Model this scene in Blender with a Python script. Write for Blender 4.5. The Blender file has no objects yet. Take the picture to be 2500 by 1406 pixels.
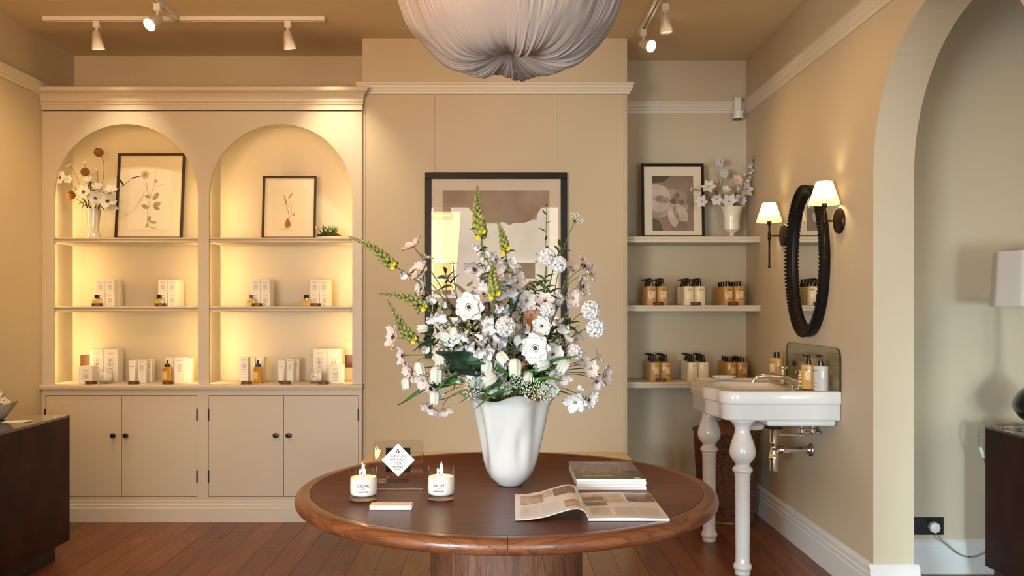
import bpy, math, random
from mathutils import Vector, Matrix, Euler
random.seed(7)
S = bpy.context.scene
COL = S.collection
PI = math.pi

# ------------------------------------------------------------------ camera, world, light, exposure
CX, CY, F, H = 1226.0, 746.0, 2137.0, 1.30
def P(px, py, D):
    return Vector(((px - CX) * D / F, D, H - (py - CY) * D / F))
def PX(px, D): return (px - CX) * D / F
def PZ(py, D): return H - (py - CY) * D / F

cam_d = bpy.data.cameras.new('camera')
cam = bpy.data.objects.new('camera', cam_d); COL.objects.link(cam)
cam.location = (0, 0, H); cam.rotation_euler = (PI / 2, 0, 0)
cam_d.sensor_width = 36.0; cam_d.lens = F / 2500 * 36.0
cam_d.shift_x = (1250 - CX) / 2500; cam_d.shift_y = (CY - 703) / 2500
cam_d.clip_start = 0.05; cam_d.clip_end = 200
S.camera = cam
S.view_settings.view_transform = 'Standard'
S.view_settings.look = 'None'
S.view_settings.gamma = 1.0
S.view_settings.use_curve_mapping = False
S.view_settings.exposure = 0.10
S.cycles.max_bounces = 8
S.cycles.diffuse_bounces = 4
S.cycles.glossy_bounces = 4
S.cycles.transmission_bounces = 6
S.cycles.transparent_max_bounces = 12
S.cycles.caustics_reflective = False
S.cycles.caustics_refractive = False
S.cycles.sample_clamp_indirect = 4.0
S.cycles.use_adaptive_sampling = True
S.cycles.adaptive_threshold = 0.02

W = bpy.data.worlds.new('overcast_sky'); S.world = W; W.use_nodes = True
W.node_tree.nodes['Background'].inputs[0].default_value = (0.80, 0.90, 1.0, 1)
W.node_tree.nodes['Background'].inputs[1].default_value = 0.9

def light(name, kind, loc, power, color, target=None, **kw):
    d = bpy.data.lights.new(name, kind); d.energy = power; d.color = color
    for k, v in kw.items(): setattr(d, k, v)
    o = bpy.data.objects.new(name, d); COL.objects.link(o); o.location = loc
    if target is not None:
        o.rotation_euler = (Vector(target) - Vector(loc)).to_track_quat('-Z', 'Y').to_euler()
    return o
SCOL = (1.0, 0.74, 0.36)
# sun on the street outside (the shop's roof keeps it off the room)
light('sun', 'SUN', (0, 0, 20), 28, (1.0, 0.95, 0.85), target=(-3, -14, 0), angle=0.01)
# daylight in the flanking panes of the shop window and in the side room's window (panels set low and narrowed to keep it off the upper walls)
light('window_daylight_left', 'AREA', (-1.95, -1.45, 1.0), 40, (0.76, 0.92, 1.0), target=(1.5, 4.4, 0.2), shape='RECTANGLE', size=1.3, size_y=1.2, spread=math.radians(70))
light('window_daylight_right', 'AREA', (1.25, -1.45, 1.0), 17, (0.78, 0.93, 1.0), target=(0.5, 3.2, 0.3), shape='RECTANGLE', size=0.7, size_y=1.2, spread=math.radians(90))
light('side_room_daylight', 'AREA', (2.72, -1.45, 0.85), 11, (0.76, 0.92, 1.0), target=(2.05, 5, -0.5), shape='RECTANGLE', size=1.1, size_y=0.9, spread=math.radians(70))
light('side_room_low_fill', 'AREA', (2.08, -1.45, 0.75), 15, (0.74, 0.92, 1.0), target=(2.35, 5, -0.9), shape='RECTANGLE', size=0.45, size_y=0.8, spread=math.radians(60))  # extra panel added to lift the low side-room wall; no door there
# warm ceiling spots: (location, aim, power, spot angle, blend, colour)
SPOTS = [
    ((-2.27, 4.90, 2.74), (-2.25, 5.30, 2.05), 24, 74, 1.0, (1.0, 0.84, 0.54)),
    ((-1.02, 4.90, 2.74), (-0.98, 5.30, 2.05), 24, 74, 1.0, (1.0, 0.84, 0.54)),
    ((-1.86, 4.50, 2.72), (-2.75, 4.45, 1.2), 46, 120, 1.0, (1.0, 0.64, 0.28)),
    ((0.86, 5.05, 2.72), (1.6, 4.6, 1.5), 11, 120, 1.0, (1.0, 0.60, 0.22)),
    ((0.85, 3.9, 2.72), (1.6, 3.9, 1.5), 11, 120, 1.0, (1.0, 0.60, 0.22)),
    ((-0.9, 2.2, 2.80), (-0.2, 5.3, 1.2), 3, 80, 1.0, (1.0, 0.62, 0.28)),
    ((-1.8, 2.6, 2.80), (-2.45, 5.2, 0.4), 60, 48, 1.0, (1.0, 0.74, 0.44)),  # unseen spot, added to brighten the lower left cabinet doors
    ((3.0, 2.9, 2.80), (2.35, 4.26, 1.15), 16, 90, 1.0, (1.0, 0.66, 0.34)),
]
for i, (l, t, p, a, b, c) in enumerate(SPOTS):
    light('warm_spot', 'SPOT', l, p, c, target=t, spot_size=math.radians(a), spot_blend=b, shadow_soft_size=0.025)
# unseen up-facing panel added to warm and brighten the ceiling; no lamp there
light('ceiling_fill', 'AREA', (-1.5, 0.6, 1.95), 92, (1.0, 0.50, 0.13), target=(-1.5, 1.4, 3.0), shape='RECTANGLE', size=2.0, size_y=1.6, spread=math.radians(150))

# ------------------------------------------------------------------ helpers
def lin(r, g, b):
    def c(u):
        u /= 255.0
        return u / 12.92 if u <= 0.04045 else ((u + 0.055) / 1.055) ** 2.4
    return (c(r), c(g), c(b), 1.0)

class NT:
    def __init__(s, name):
        s.m = bpy.data.materials.new(name); s.m.use_nodes = True
        s.t = s.m.node_tree; s.n = s.t.nodes; s.b = s.n['Principled BSDF']; s.out = s.n['Material Output']
    def node(s, typ, **kw):
        x = s.n.new(typ)
        for k, v in kw.items(): setattr(x, k, v)
        return x
    def link(s, a, b): s.t.links.new(a, b)

def mat(name, col, rough=0.5, metal=0.0, var=0.0, scale=8.0, stretch=(1, 1, 1), bump=0.0, bscale=60.0, coat=0.0,
        sheen=0.0, trans=0.0, spec=0.5, emit=None, estr=0.0, alpha=1.0, col2=None, rnd=0.0, detail=4.0, sss=0.0, ior=1.45, lo=0.3, hi=0.7):
    k = NT(name); b = k.b
    c = col if len(col) == 4 else (*col, 1.0)
    b.inputs['Base Color'].default_value = c
    b.inputs['Roughness'].default_value = rough
    b.inputs['Metallic'].default_value = metal
    b.inputs['Coat Weight'].default_value = coat
    b.inputs['Coat Roughness'].default_value = 0.12
    b.inputs['Specular IOR Level'].default_value = spec
    b.inputs['Transmission Weight'].default_value = trans
    b.inputs['IOR'].default_value = ior
    b.inputs['Alpha'].default_value = alpha
    if sss > 0:
        b.inputs['Subsurface Weight'].default_value = sss
        b.inputs['Subsurface Radius'].default_value = (0.02, 0.015, 0.01)
    if emit:
        b.inputs['Emission Color'].default_value = (*emit[:3], 1); b.inputs['Emission Strength'].default_value = estr
    if var > 0 or bump > 0 or col2 or rnd > 0:
        tc = k.node('ShaderNodeTexCoord'); mp = k.node('ShaderNodeMapping'); mp.inputs['Scale'].default_value = stretch
        k.link(tc.outputs['Object'], mp.inputs['Vector'])
        if var > 0 or col2 or rnd > 0:
            nz = k.node('ShaderNodeTexNoise'); nz.inputs['Scale'].default_value = scale; nz.inputs['Detail'].default_value = detail
            vec = mp.outputs['Vector']
            if rnd > 0:
                oi = k.node('ShaderNodeObjectInfo')
                ad = k.node('ShaderNodeVectorMath', operation='ADD')
                mu = k.node('ShaderNodeMath', operation='MULTIPLY'); mu.inputs[1].default_value = 37.0
                k.link(oi.outputs['Random'], mu.inputs[0]); k.link(mp.outputs['Vector'], ad.inputs[0]); k.link(mu.outputs[0], ad.inputs[1])
                vec = ad.outputs[0]
            k.link(vec, nz.inputs['Vector'])
            mr = k.node('ShaderNodeMapRange'); mr.inputs[1].default_value = lo; mr.inputs[2].default_value = hi
            k.link(nz.outputs['Fac'], mr.inputs[0])
            mx = k.node('ShaderNodeMix', data_type='RGBA')
            c2 = col2 if col2 else tuple(x * (1 - var) for x in c[:3])
            mx.inputs[6].default_value = c; mx.inputs[7].default_value = (*c2[:3], 1)
            k.link(mr.outputs[0], mx.inputs[0])
            outc = mx.outputs[2]
            if rnd > 0:
                hs = k.node('ShaderNodeHueSaturation')
                m2 = k.node('ShaderNodeMapRange'); m2.inputs[3].default_value = 1 - rnd; m2.inputs[4].default_value = 1 + rnd
                k.link(oi.outputs['Random'], m2.inputs[0]); k.link(m2.outputs[0], hs.inputs['Value'])
                k.link(outc, hs.inputs['Color']); outc = hs.outputs[0]
            k.link(outc, b.inputs['Base Color'])
        if bump > 0:
            nb = k.node('ShaderNodeTexNoise'); nb.inputs['Scale'].default_value = bscale; nb.inputs['Detail'].default_value = 3
            k.link(mp.outputs['Vector'], nb.inputs['Vector'])
            bp = k.node('ShaderNodeBump'); bp.inputs['Strength'].default_value = bump; bp.inputs['Distance'].default_value = 0.003
            k.link(nb.outputs['Fac'], bp.inputs['Height']); k.link(bp.outputs[0], b.inputs['Normal'])
    return k.m

def wood(name, c1, c2, c3, rough=0.4, axis='Y', scale=1.0, coat=0.0, rnd=0.0, bump=0.15, ring=9.0, knots=False, polar=None):
    """grain running along axis"""
    k = NT(name); b = k.b
    tc = k.node('ShaderNodeTexCoord'); mp = k.node('ShaderNodeMapping')
    st = {'X': (0.12, 1, 1), 'Y': (1, 0.12, 1), 'Z': (1, 1, 0.12)}[axis]
    mp.inputs['Scale'].default_value = tuple(s * scale for s in st)
    k.link(tc.outputs['Object'], mp.inputs['Vector'])
    vec = mp.outputs['Vector']
    if rnd > 0:
        oi = k.node('ShaderNodeObjectInfo'); mu = k.node('ShaderNodeMath', operation='MULTIPLY'); mu.inputs[1].default_value = 61.0
        k.link(oi.outputs['Random'], mu.inputs[0])
        ad = k.node('ShaderNodeVectorMath', operation='ADD'); k.link(vec, ad.inputs[0]); k.link(mu.outputs[0], ad.inputs[1]); vec = ad.outputs[0]
    n1 = k.node('ShaderNodeTexNoise'); n1.inputs['Scale'].default_value = 6; n1.inputs['Detail'].default_value = 6; n1.inputs['Distortion'].default_value = 0.6
    k.link(vec, n1.inputs['Vector'])
    wv = k.node('ShaderNodeTexNoise'); wv.inputs['Scale'].default_value = 60; wv.inputs['Detail'].default_value = 5
    k.link(vec, wv.inputs['Vector'])
    r1 = k.node('ShaderNodeValToRGB'); r1.color_ramp.elements[0].position = 0.3; r1.color_ramp.elements[0].color = c1
    r1.color_ramp.elements[1].position = 0.72; r1.color_ramp.elements[1].color = c2
    k.link(n1.outputs['Fac'], r1.inputs[0])
    # growth rings
    mth = k.node('ShaderNodeMath', operation='MULTIPLY'); mth.inputs[1].default_value = ring * 2
    k.link(n1.outputs['Fac'], mth.inputs[0])
    sn = k.node('ShaderNodeMath', operation='SINE'); k.link(mth.outputs[0], sn.inputs[0])
    m3 = k.node('ShaderNodeMapRange'); m3.inputs[1].default_value = 0.2; m3.inputs[2].default_value = 1.0; m3.inputs[4].default_value = 0.45
    k.link(sn.outputs[0], m3.inputs[0])
    mx = k.node('ShaderNodeMix', data_type='RGBA'); mx.inputs[7].default_value = c3
    k.link(m3.outputs[0], mx.inputs[0]); k.link(r1.outputs[0], mx.inputs[6])
    m4 = k.node('ShaderNodeMapRange'); m4.inputs[1].default_value = 0.55; m4.inputs[2].default_value = 0.75; m4.inputs[4].default_value = 0.6
    k.link(wv.outputs['Fac'], m4.inputs[0])
    mx2 = k.node('ShaderNodeMix', data_type='RGBA'); mx2.inputs[7].default_value = c3
    k.link(m4.outputs[0], mx2.inputs[0]); k.link(mx.outputs[2], mx2.inputs[6])
    outc = mx2.outputs[2]
    if rnd > 0:
        hs = k.node('ShaderNodeHueSaturation'); m2 = k.node('ShaderNodeMapRange'); m2.inputs[3].default_value = 1 - rnd; m2.inputs[4].default_value = 1 + rnd
        k.link(oi.outputs['Random'], m2.inputs[0]); k.link(m2.outputs[0], hs.inputs['Value']); k.link(outc, hs.inputs['Color']); outc = hs.outputs[0]
    k.link(outc, b.inputs['Base Color'])
    b.inputs['Roughness'].default_value = rough; b.inputs['Coat Weight'].default_value = coat; b.inputs['Coat Roughness'].default_value = 0.15
    bp = k.node('ShaderNodeBump'); bp.inputs['Strength'].default_value = bump; bp.inputs['Distance'].default_value = 0.002
    k.link(wv.outputs['Fac'], bp.inputs['Height']); k.link(bp.outputs[0], b.inputs['Normal'])
    return k.m

def thin_glass(name, tint=(1, 1, 1), extra=0.0, rough=0.0):
    """a thin pane: clear with a Fresnel reflection"""
    k = NT(name); k.n.remove(k.b)
    tr = k.node('ShaderNodeBsdfTransparent'); tr.inputs[0].default_value = (*tint, 1)
    gl = k.node('ShaderNodeBsdfGlossy'); gl.inputs['Roughness'].default_value = rough
    fr = k.node('ShaderNodeLayerWeight'); fr.inputs[0].default_value = 0.5
    pw = k.node('ShaderNodeMath', operation='POWER'); pw.inputs[1].default_value = 4.0
    k.link(fr.outputs['Facing'], pw.inputs[0])
    ad = k.node('ShaderNodeMath', operation='MULTIPLY_ADD'); ad.inputs[1].default_value = 0.7; ad.inputs[2].default_value = 0.075 + extra
    k.link(pw.outputs[0], ad.inputs[0])
    mx = k.node('ShaderNodeMixShader'); k.link(ad.outputs[0], mx.inputs[0]); k.link(tr.outputs[0], mx.inputs[1]); k.link(gl.outputs[0], mx.inputs[2])
    k.link(mx.outputs[0], k.out.inputs[0])
    return k.m

def solid_glass(name, col=(1, 1, 1), rough=0.0):
    k = NT(name); k.n.remove(k.b)
    tr = k.node('ShaderNodeBsdfTransparent'); tr.inputs[0].default_value = (*[0.5 + 0.5 * c for c in col], 1)
    gl = k.node('ShaderNodeBsdfGlass'); gl.inputs['Color'].default_value = (*col, 1); gl.inputs['IOR'].default_value = 1.47; gl.inputs['Roughness'].default_value = rough
    mx = k.node('ShaderNodeMixShader'); mx.inputs[0].default_value = 0.7
    k.link(tr.outputs[0], mx.inputs[1]); k.link(gl.outputs[0], mx.inputs[2]); k.link(mx.outputs[0], k.out.inputs[0])
    return k.m

class MB:
    def __init__(s): s.v = []; s.f = []
    def add(s, vs, fs):
        n = len(s.v); s.v += [tuple(v) for v in vs]; s.f += [tuple(i + n for i in f) for f in fs]; return s
    def box(s, x0, x1, y0, y1, z0, z1):
        if x0 > x1: x0, x1 = x1, x0
        if y0 > y1: y0, y1 = y1, y0
        if z0 > z1: z0, z1 = z1, z0
        return s.add([(x0, y0, z0), (x1, y0, z0), (x1, y1, z0), (x0, y1, z0), (x0, y0, z1), (x1, y0, z1), (x1, y1, z1), (x0, y1, z1)],
                     [(0, 3, 2, 1), (4, 5, 6, 7), (0, 1, 5, 4), (1, 2, 6, 5), (2, 3, 7, 6), (3, 0, 4, 7)])
    def quad(s, a, b, c, d): return s.add([a, b, c, d], [(0, 1, 2, 3)])
    def grid(s, fn, nu, nv, closeu=False):
        vs = [fn(i / nu, j / nv) for j in range(nv + 1) for i in range(nu + (0 if closeu else 1))]
        w = nu if closeu else nu + 1
        fs = []
        for j in range(nv):
            for i in range(nu):
                a = j * w + i; b = j * w + (i + 1) % w
                fs.append((a, b, b + w, a + w))
        return s.add(vs, fs)
    def lathe(s, prof, c=(0, 0, 0), n=32, cap=True, fn=None, sx=1.0, sy=1.0):
        """prof: list of (r, z)"""
        vs = []; fs = []
        for j, (r, z) in enumerate(prof):
            for i in range(n):
                a = 2 * PI * i / n
                rr, zz = (r, z) if fn is None else fn(r, z, a, j)
                vs.append((c[0] + rr * math.cos(a) * sx, c[1] + rr * math.sin(a) * sy, c[2] + zz))
        for j in range(len(prof) - 1):
            for i in range(n):
                a = j * n + i; b = j * n + (i + 1) % n
                fs.append((a, b, b + n, a + n))
        if cap:
            fs.append(tuple(reversed(range(n)))); fs.append(tuple(range((len(prof) - 1) * n, len(prof) * n)))
        return s.add(vs, fs)
    def tube(s, pts, rad, n=8, cap=True):
        pts = [Vector(p) for p in pts]; vs = []; fs = []
        m = len(pts)
        up = Vector((0, 0, 1)); prev = None
        for i, p in enumerate(pts):
            t = (pts[min(i + 1, m - 1)] - pts[max(i - 1, 0)])
            if t.length < 1e-9: t = Vector((0, 0, 1))
            t.normalize()
            if prev is None:
                a = t.cross(up)
                if a.length < 1e-3: a = t.cross(Vector((1, 0, 0)))
            else:
                a = prev - t * prev.dot(t)
                if a.length < 1e-6: a = t.cross(up)
            a.normalize(); b = t.cross(a); prev = a
            r = rad[i] if isinstance(rad, (list, tuple)) else rad
            for k in range(n):
                th = 2 * PI * k / n
                vs.append(p + a * (r * math.cos(th)) + b * (r * math.sin(th)))
        for i in range(m - 1):
            for k in range(n):
                q = i * n + k; w = i * n + (k + 1) % n
                fs.append((q, w, w + n, q + n))
        if cap:
            fs.append(tuple(reversed(range(n)))); fs.append(tuple(range((m - 1) * n, m * n)))
        return s.add(vs, fs)
    def sphere(s, c, r, n=12, m=8, sx=1, sy=1, sz=1):
        prof = [(max(1e-5, r * math.sin(PI * j / m)), -r * math.cos(PI * j / m)) for j in range(m + 1)]
        vs = []; fs = []
        for j, (rr, z) in enumerate(prof):
            for i in range(n):
                a = 2 * PI * i / n
                vs.append((c[0] + rr * math.cos(a) * sx, c[1] + rr * math.sin(a) * sy, c[2] + z * sz))
        for j in range(m):
            for i in range(n):
                a = j * n + i; b = j * n + (i + 1) % n
                fs.append((a, b, b + n, a + n))
        return s.add(vs, fs)
    def extr(s, prof, a0, a1, axis='x'):
        """closed profile extruded; axis x: prof (y,z); axis y: prof (x,z); axis z: prof (x,y)"""
        n = len(prof)
        def pt(p, a):
            return {'x': (a, p[0], p[1]), 'y': (p[0], a, p[1]), 'z': (p[0], p[1], a)}[axis]
        vs = [pt(p, a0) for p in prof] + [pt(p, a1) for p in prof]
        fs = [(i, (i + 1) % n, (i + 1) % n + n, i + n) for i in range(n)]
        fs.append(tuple(reversed(range(n)))); fs.append(tuple(range(n, 2 * n)))
        return s.add(vs, fs)
    def arch(s, a0, a1, zs, ztop, t0, t1, axis='x', n=40, ry=None):
        """plate with a round-headed opening a0..a1 above the springing zs up to ztop, thickness t0..t1"""
        c = (a0 + a1) / 2; r = (a1 - a0) / 2; ry = ry or r
        def pt(a, t, z): return (a, t, z) if axis == 'x' else (t, a, z)
        A = [(c - r * math.cos(PI * i / n), zs + ry * math.sin(PI * i / n)) for i in range(n + 1)]
        for i in range(n):
            (x0, z0), (x1, z1) = A[i], A[i + 1]
            s.add([pt(x0, t0, z0), pt(x1, t0, z1), pt(x1, t0, ztop), pt(x0, t0, ztop)], [(0, 1, 2, 3)])
            s.add([pt(x0, t1, z0), pt(x1, t1, z1), pt(x1, t1, ztop), pt(x0, t1, ztop)], [(3, 2, 1, 0)])
            s.add([pt(x0, t0, z0), pt(x1, t0, z1), pt(x1, t1, z1), pt(x0, t1, z0)], [(3, 2, 1, 0)])
        return s
    def xf(s, M):
        s.v = [tuple(M @ Vector(v)) for v in s.v]; return s
    def merge(s, o): return s.add(o.v, o.f)
    def mesh(s, name, m, smooth=False, angle=None):
        me = bpy.data.meshes.new(name); me.from_pydata(s.v, [], s.f); me.update()
        me.materials.append(m)
        if smooth:
            me.polygons.foreach_set('use_smooth', [True] * len(me.polygons))
            if angle is not None:
                try: me.set_sharp_from_angle(angle=math.radians(angle))
                except Exception: pass
        return me
    def build(s, name, m, parent=None, smooth=False, angle=40, bevel=0.0, local=False, seg=2):
        if parent is not None and not local:
            L = ORG.get(parent.name, Vector((0, 0, 0)))
            s.v = [(v[0] - L[0], v[1] - L[1], v[2] - L[2]) for v in s.v]
        me = s.mesh(name, m, smooth, angle)
        o = bpy.data.objects.new(name, me); COL.objects.link(o)
        if parent is not None: o.parent = parent; ORG[o.name] = ORG.get(parent.name, Vector((0, 0, 0)))
        if bevel > 0:
            b = o.modifiers.new('bevel', 'BEVEL'); b.width = bevel; b.segments = seg; b.limit_method = 'ANGLE'; b.angle_limit = math.radians(35)
        return o
ORG = {}
def tag(o, label, cat, group=None, kind=None):
    o['label'] = label; o['category'] = cat
    if group: o['group'] = group
    if kind: o['kind'] = kind
    return o
def thing(name, loc, label, cat, group=None, rz=0.0):
    o = bpy.data.objects.new(name, None); COL.objects.link(o); o.location = loc; o.rotation_euler = (0, 0, rz)
    o.empty_display_size = 0.05
    ORG[o.name] = Vector(loc)
    return tag(o, label, cat, group)
def struct(name, mb, m, label=None, parent=None, **kw):
    o = mb.build(name, m, parent, **kw)
    if parent is None:
        o['kind'] = 'structure'
        if label: o['label'] = label
    return o
def copy_tree(o, parent=None):
    c = o.copy(); COL.objects.link(c)
    if parent is not None: c.parent = parent
    for ch in list(o.children): copy_tree(ch, c)
    return c
_tc = {}
def text_verts(s, size, ext=0.0004, align='CENTER'):
    key = (s, size, ext, align)
    if key not in _tc:
        cu = bpy.data.curves.new('lettering', 'FONT'); cu.body = s; cu.size = size; cu.align_x = align; cu.extrude = ext; cu.resolution_u = 2
        ob = bpy.data.objects.new('lettering', cu)
        me = bpy.data.meshes.new_from_object(ob)
        _tc[key] = ([tuple(v.co) for v in me.vertices], [tuple(p.vertices) for p in me.polygons])
        bpy.data.objects.remove(ob); bpy.data.curves.remove(cu); bpy.data.meshes.remove(me)
    return _tc[key]
def text_mb(s, size, x=0, z=0, y=0, mb=None, ext=0.0004, fn=None, align='CENTER', sx=1.0):
    """lettering standing upright facing -y"""
    vs, fs = text_verts(s, size, ext, align); mb = mb or MB()
    out = []
    for (a, b, c) in vs:
        p = (x + a * sx, y - c, z + b)
        out.append(fn(p) if fn else p)
    return mb.add(out, fs)
def rot_to(d, up=Vector((0, 0, 1))):
    """matrix whose +Z points along d"""
    d = Vector(d).normalized()
    a = up.cross(d)
    if a.length < 1e-3: a = Vector((1, 0, 0)).cross(d)
    a.normalize(); b = d.cross(a)
    return Matrix((a, b, d)).transposed().to_4x4()
def bez(p0, p1, p2, p3, n=10):
    out = []
    for i in range(n + 1):
        t = i / n; u = 1 - t
        out.append(Vector(p0) * u ** 3 + Vector(p1) * 3 * u * u * t + Vector(p2) * 3 * u * t * t + Vector(p3) * t ** 3)
    return out

# ------------------------------------------------------------------ materials
M = {}
M['wall'] = mat('wall_paint', (0.58, 0.495, 0.355), 0.85, var=0.05, scale=1.5, bump=0.04, bscale=180)
M['ceil'] = mat('ceiling_paint', (0.68, 0.555, 0.38), 0.9, var=0.05, scale=1.0, bump=0.05, bscale=120)
M['cab'] = mat('cabinet_paint', (0.63, 0.56, 0.44), 0.42, var=0.04, scale=2.0, bump=0.03, bscale=140)
M['trim'] = mat('trim_paint', (0.68, 0.62, 0.51), 0.42, var=0.04, scale=3.0)
M['wtrim'] = mat('white_trim_paint', (0.74, 0.74, 0.72), 0.42, var=0.03, scale=3.0)
M['plank'] = wood('oak_plank', lin(140, 86, 54), lin(112, 64, 38), lin(72, 38, 20), rough=0.38, axis='Y', scale=1.6, rnd=0.20, bump=0.25)
M['under'] = mat('subfloor', (0.03, 0.015, 0.01), 0.9)
M['tabtop'] = wood('table_veneer', lin(118, 62, 30), lin(98, 50, 25), lin(64, 31, 15), rough=0.38, axis='X', scale=2.2, bump=0.08, coat=0.0)
M['tabtop'].node_tree.nodes['Principled BSDF'].inputs['Specular IOR Level'].default_value = 0.25
M['tabrim'] = wood('table_oak_edge', lin(128, 76, 44), lin(104, 58, 32), lin(56, 28, 14), rough=0.34, axis='X', scale=4.0, bump=0.5, coat=0.15, ring=14)
M['pedoak'] = wood('pedestal_oak', lin(120, 76, 50), lin(88, 52, 34), lin(38, 20, 12), rough=0.5, axis='Z', scale=5.0, bump=0.9, ring=16)
M['burl'] = mat('burl_veneer', lin(62, 28, 17), 0.5, col2=lin(22, 9, 6), scale=7, detail=9, bump=0.05, bscale=20, spec=0.2, stretch=(1, 1, .7))
M['btop'] = mat('counter_top_lacquer', lin(70, 46, 34), 0.06, col2=lin(46, 28, 20), scale=6, detail=6, coat=1.0)
M['black'] = mat('black_lacquer', (0.012, 0.010, 0.010), 0.35)
M['dkframe'] = mat('dark_stained_wood', lin(52, 32, 26), 0.4, var=0.5, scale=30, stretch=(1, 1, 1))
M['ebony'] = mat('ebonised_wood', lin(20, 15, 14), 0.45, var=0.4, scale=20, spec=0.3)
M['bronze'] = mat('dark_bronze', lin(60, 44, 36), 0.38, metal=0.8)
M['chrome'] = mat('polished_nickel', (0.80, 0.76, 0.72), 0.07, metal=1.0)
M['mirror'] = mat('mirror_silver', (0.90, 0.90, 0.88), 0.0, metal=1.0)
M['ceram'] = mat('white_ceramic', (0.74, 0.74, 0.73), 0.18, coat=0.4)
M['china'] = mat('white_china', (0.54, 0.535, 0.52), 0.10, coat=0.8)
M['vasecream'] = mat('cream_ceramic', (0.80, 0.75, 0.62), 0.2, coat=0.4)
M['paper'] = mat('white_paper', (0.84, 0.84, 0.83), 0.7)
M['board'] = mat('cream_mount_board', (0.78, 0.70, 0.55), 0.85)
M['sheet'] = mat('ivory_print_paper', (0.82, 0.76, 0.66), 0.85)
M['sheet2'] = mat('cream_print_paper', (0.76, 0.68, 0.50), 0.85)
M['white'] = mat('white_plastic', (0.78, 0.76, 0.72), 0.35)
M['carton'] = mat('white_carton', (0.80, 0.78, 0.73), 0.6)
M['inkdk'] = mat('black_ink', (0.012, 0.012, 0.012), 0.9, spec=0.0)
M['inkgr'] = mat('grey_ink', (0.17, 0.15, 0.13), 0.9, spec=0.0)
M['amber'] = mat('amber_bottle_plastic', lin(190, 146, 84), 0.25, coat=0.3)
M['creamb'] = mat('cream_bottle_plastic', lin(232, 218, 182), 0.3, coat=0.3)
M['labelc'] = mat('printed_emblem', lin(226, 205, 160), 0.5, col2=lin(190, 160, 105), scale=160, detail=2)
M['cap'] = mat('black_plastic', (0.01, 0.01, 0.012), 0.22)
M['tag'] = mat('walnut_price_block', lin(92, 50, 32), 0.45, var=0.3, scale=60)
M['taglet'] = mat('price_lettering', lin(225, 205, 170), 0.5)
M['stem'] = mat('flower_stem_green', lin(98, 112, 52), 0.5, var=0.4, scale=40)
M['leaf'] = mat('leaf_green', lin(66, 92, 44), 0.45, col2=lin(36, 58, 28), scale=25, rnd=0.25)
M['leafdk'] = mat('dark_leaf_green', lin(34, 62, 44), 0.35, col2=lin(20, 40, 28), scale=20)
M['blade'] = mat('fresh_blade_green', lin(70, 112, 44), 0.4, col2=lin(48, 84, 30), scale=20)
M['bud'] = mat('pale_green_bud', lin(158, 162, 88), 0.5, col2=lin(98, 112, 54), scale=60)
M['petal'] = mat('white_petal', (0.68, 0.67, 0.66), 0.55, col2=(0.58, 0.56, 0.56), scale=25)
M['blush'] = mat('blush_white_petal', (0.64, 0.56, 0.53), 0.55, col2=(0.60, 0.47, 0.43), scale=30)
M['bell'] = mat('white_bell_petal', (0.62, 0.63, 0.57), 0.5, col2=(0.50, 0.53, 0.42), scale=40, stretch=(1, 1, .2))
M['umbel'] = mat('tiny_white_florets', (0.62, 0.65, 0.52), 0.6)
M['eye'] = mat('flower_eye_dark', (0.03, 0.012, 0.014), 0.6)
M['peach'] = mat('peach_petal', lin(214, 158, 112), 0.6, col2=lin(190, 130, 90), scale=30)
M['yellow'] = mat('yellow_petal', lin(226, 196, 40), 0.5)
M['yeye'] = mat('golden_stamen', lin(222, 170, 70), 0.6)
M['dry'] = mat('dried_seed_head', lin(170, 122, 74), 0.8, var=0.5, scale=90)
M['moss'] = mat('moss', lin(58, 62, 24), 0.9, var=0.5, scale=80)
M['rattan'] = mat('dark_rattan', lin(124, 78, 58), 0.4, col2=lin(66, 36, 26), scale=70, coat=0.2)
M['pane'] = thin_glass('clear_glass_pane')
M['picglass'] = thin_glass('picture_glass', extra=0.07)
M['tumbler'] = thin_glass('tumbler_glass', extra=-0.05)
M['gbase'] = solid_glass('thick_glass')
M['acryl'] = thin_glass('clear_acrylic', tint=(0.98, 0.985, 0.98), extra=0.03)
M['acedge'] = solid_glass('acrylic_edge')
M['smoke'] = thin_glass('splashback_glass', tint=(0.93, 0.94, 0.89), extra=0.02)
M['glassedge'] = mat('splashback_edge', (0.02, 0.03, 0.025), 0.15, coat=0.5)
M['perf'] = thin_glass('scent_glass', tint=(0.98, 0.94, 0.80), extra=0.05)
M['oil'] = mat('golden_oil', lin(226, 158, 40), 0.12, coat=0.8, trans=0.25)
M['wax'] = mat('candle_wax', (0.84, 0.80, 0.74), 0.5, sss=0.3)
M['flame'] = mat('flame', (1, 0.7, 0.3), 0.5, emit=(1.0, 0.62, 0.26), estr=22)
M['led'] = mat('led_strip', (1, 0.8, 0.5), 0.5, emit=(1.0, 0.66, 0.25), estr=54)
M['led2'] = mat('led_strip_arch', (1, 0.8, 0.5), 0.5, emit=(1.0, 0.60, 0.16), estr=9)
M['lens'] = mat('lamp_lens', (1, 1, 1), 0.5, emit=(1.0, 0.80, 0.52), estr=12)
M['bench'] = mat('cream_bench_fabric', lin(244, 226, 180), 0.8, bump=0.1, bscale=400)
M['socket'] = mat('bronze_socket_plate', lin(88, 58, 44), 0.35, metal=0.5)
M['cordm'] = mat('braided_cord', lin(170, 164, 150), 0.7, col2=lin(70, 66, 60), scale=300, lo=.45, hi=.55)
M['silk'] = None
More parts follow.
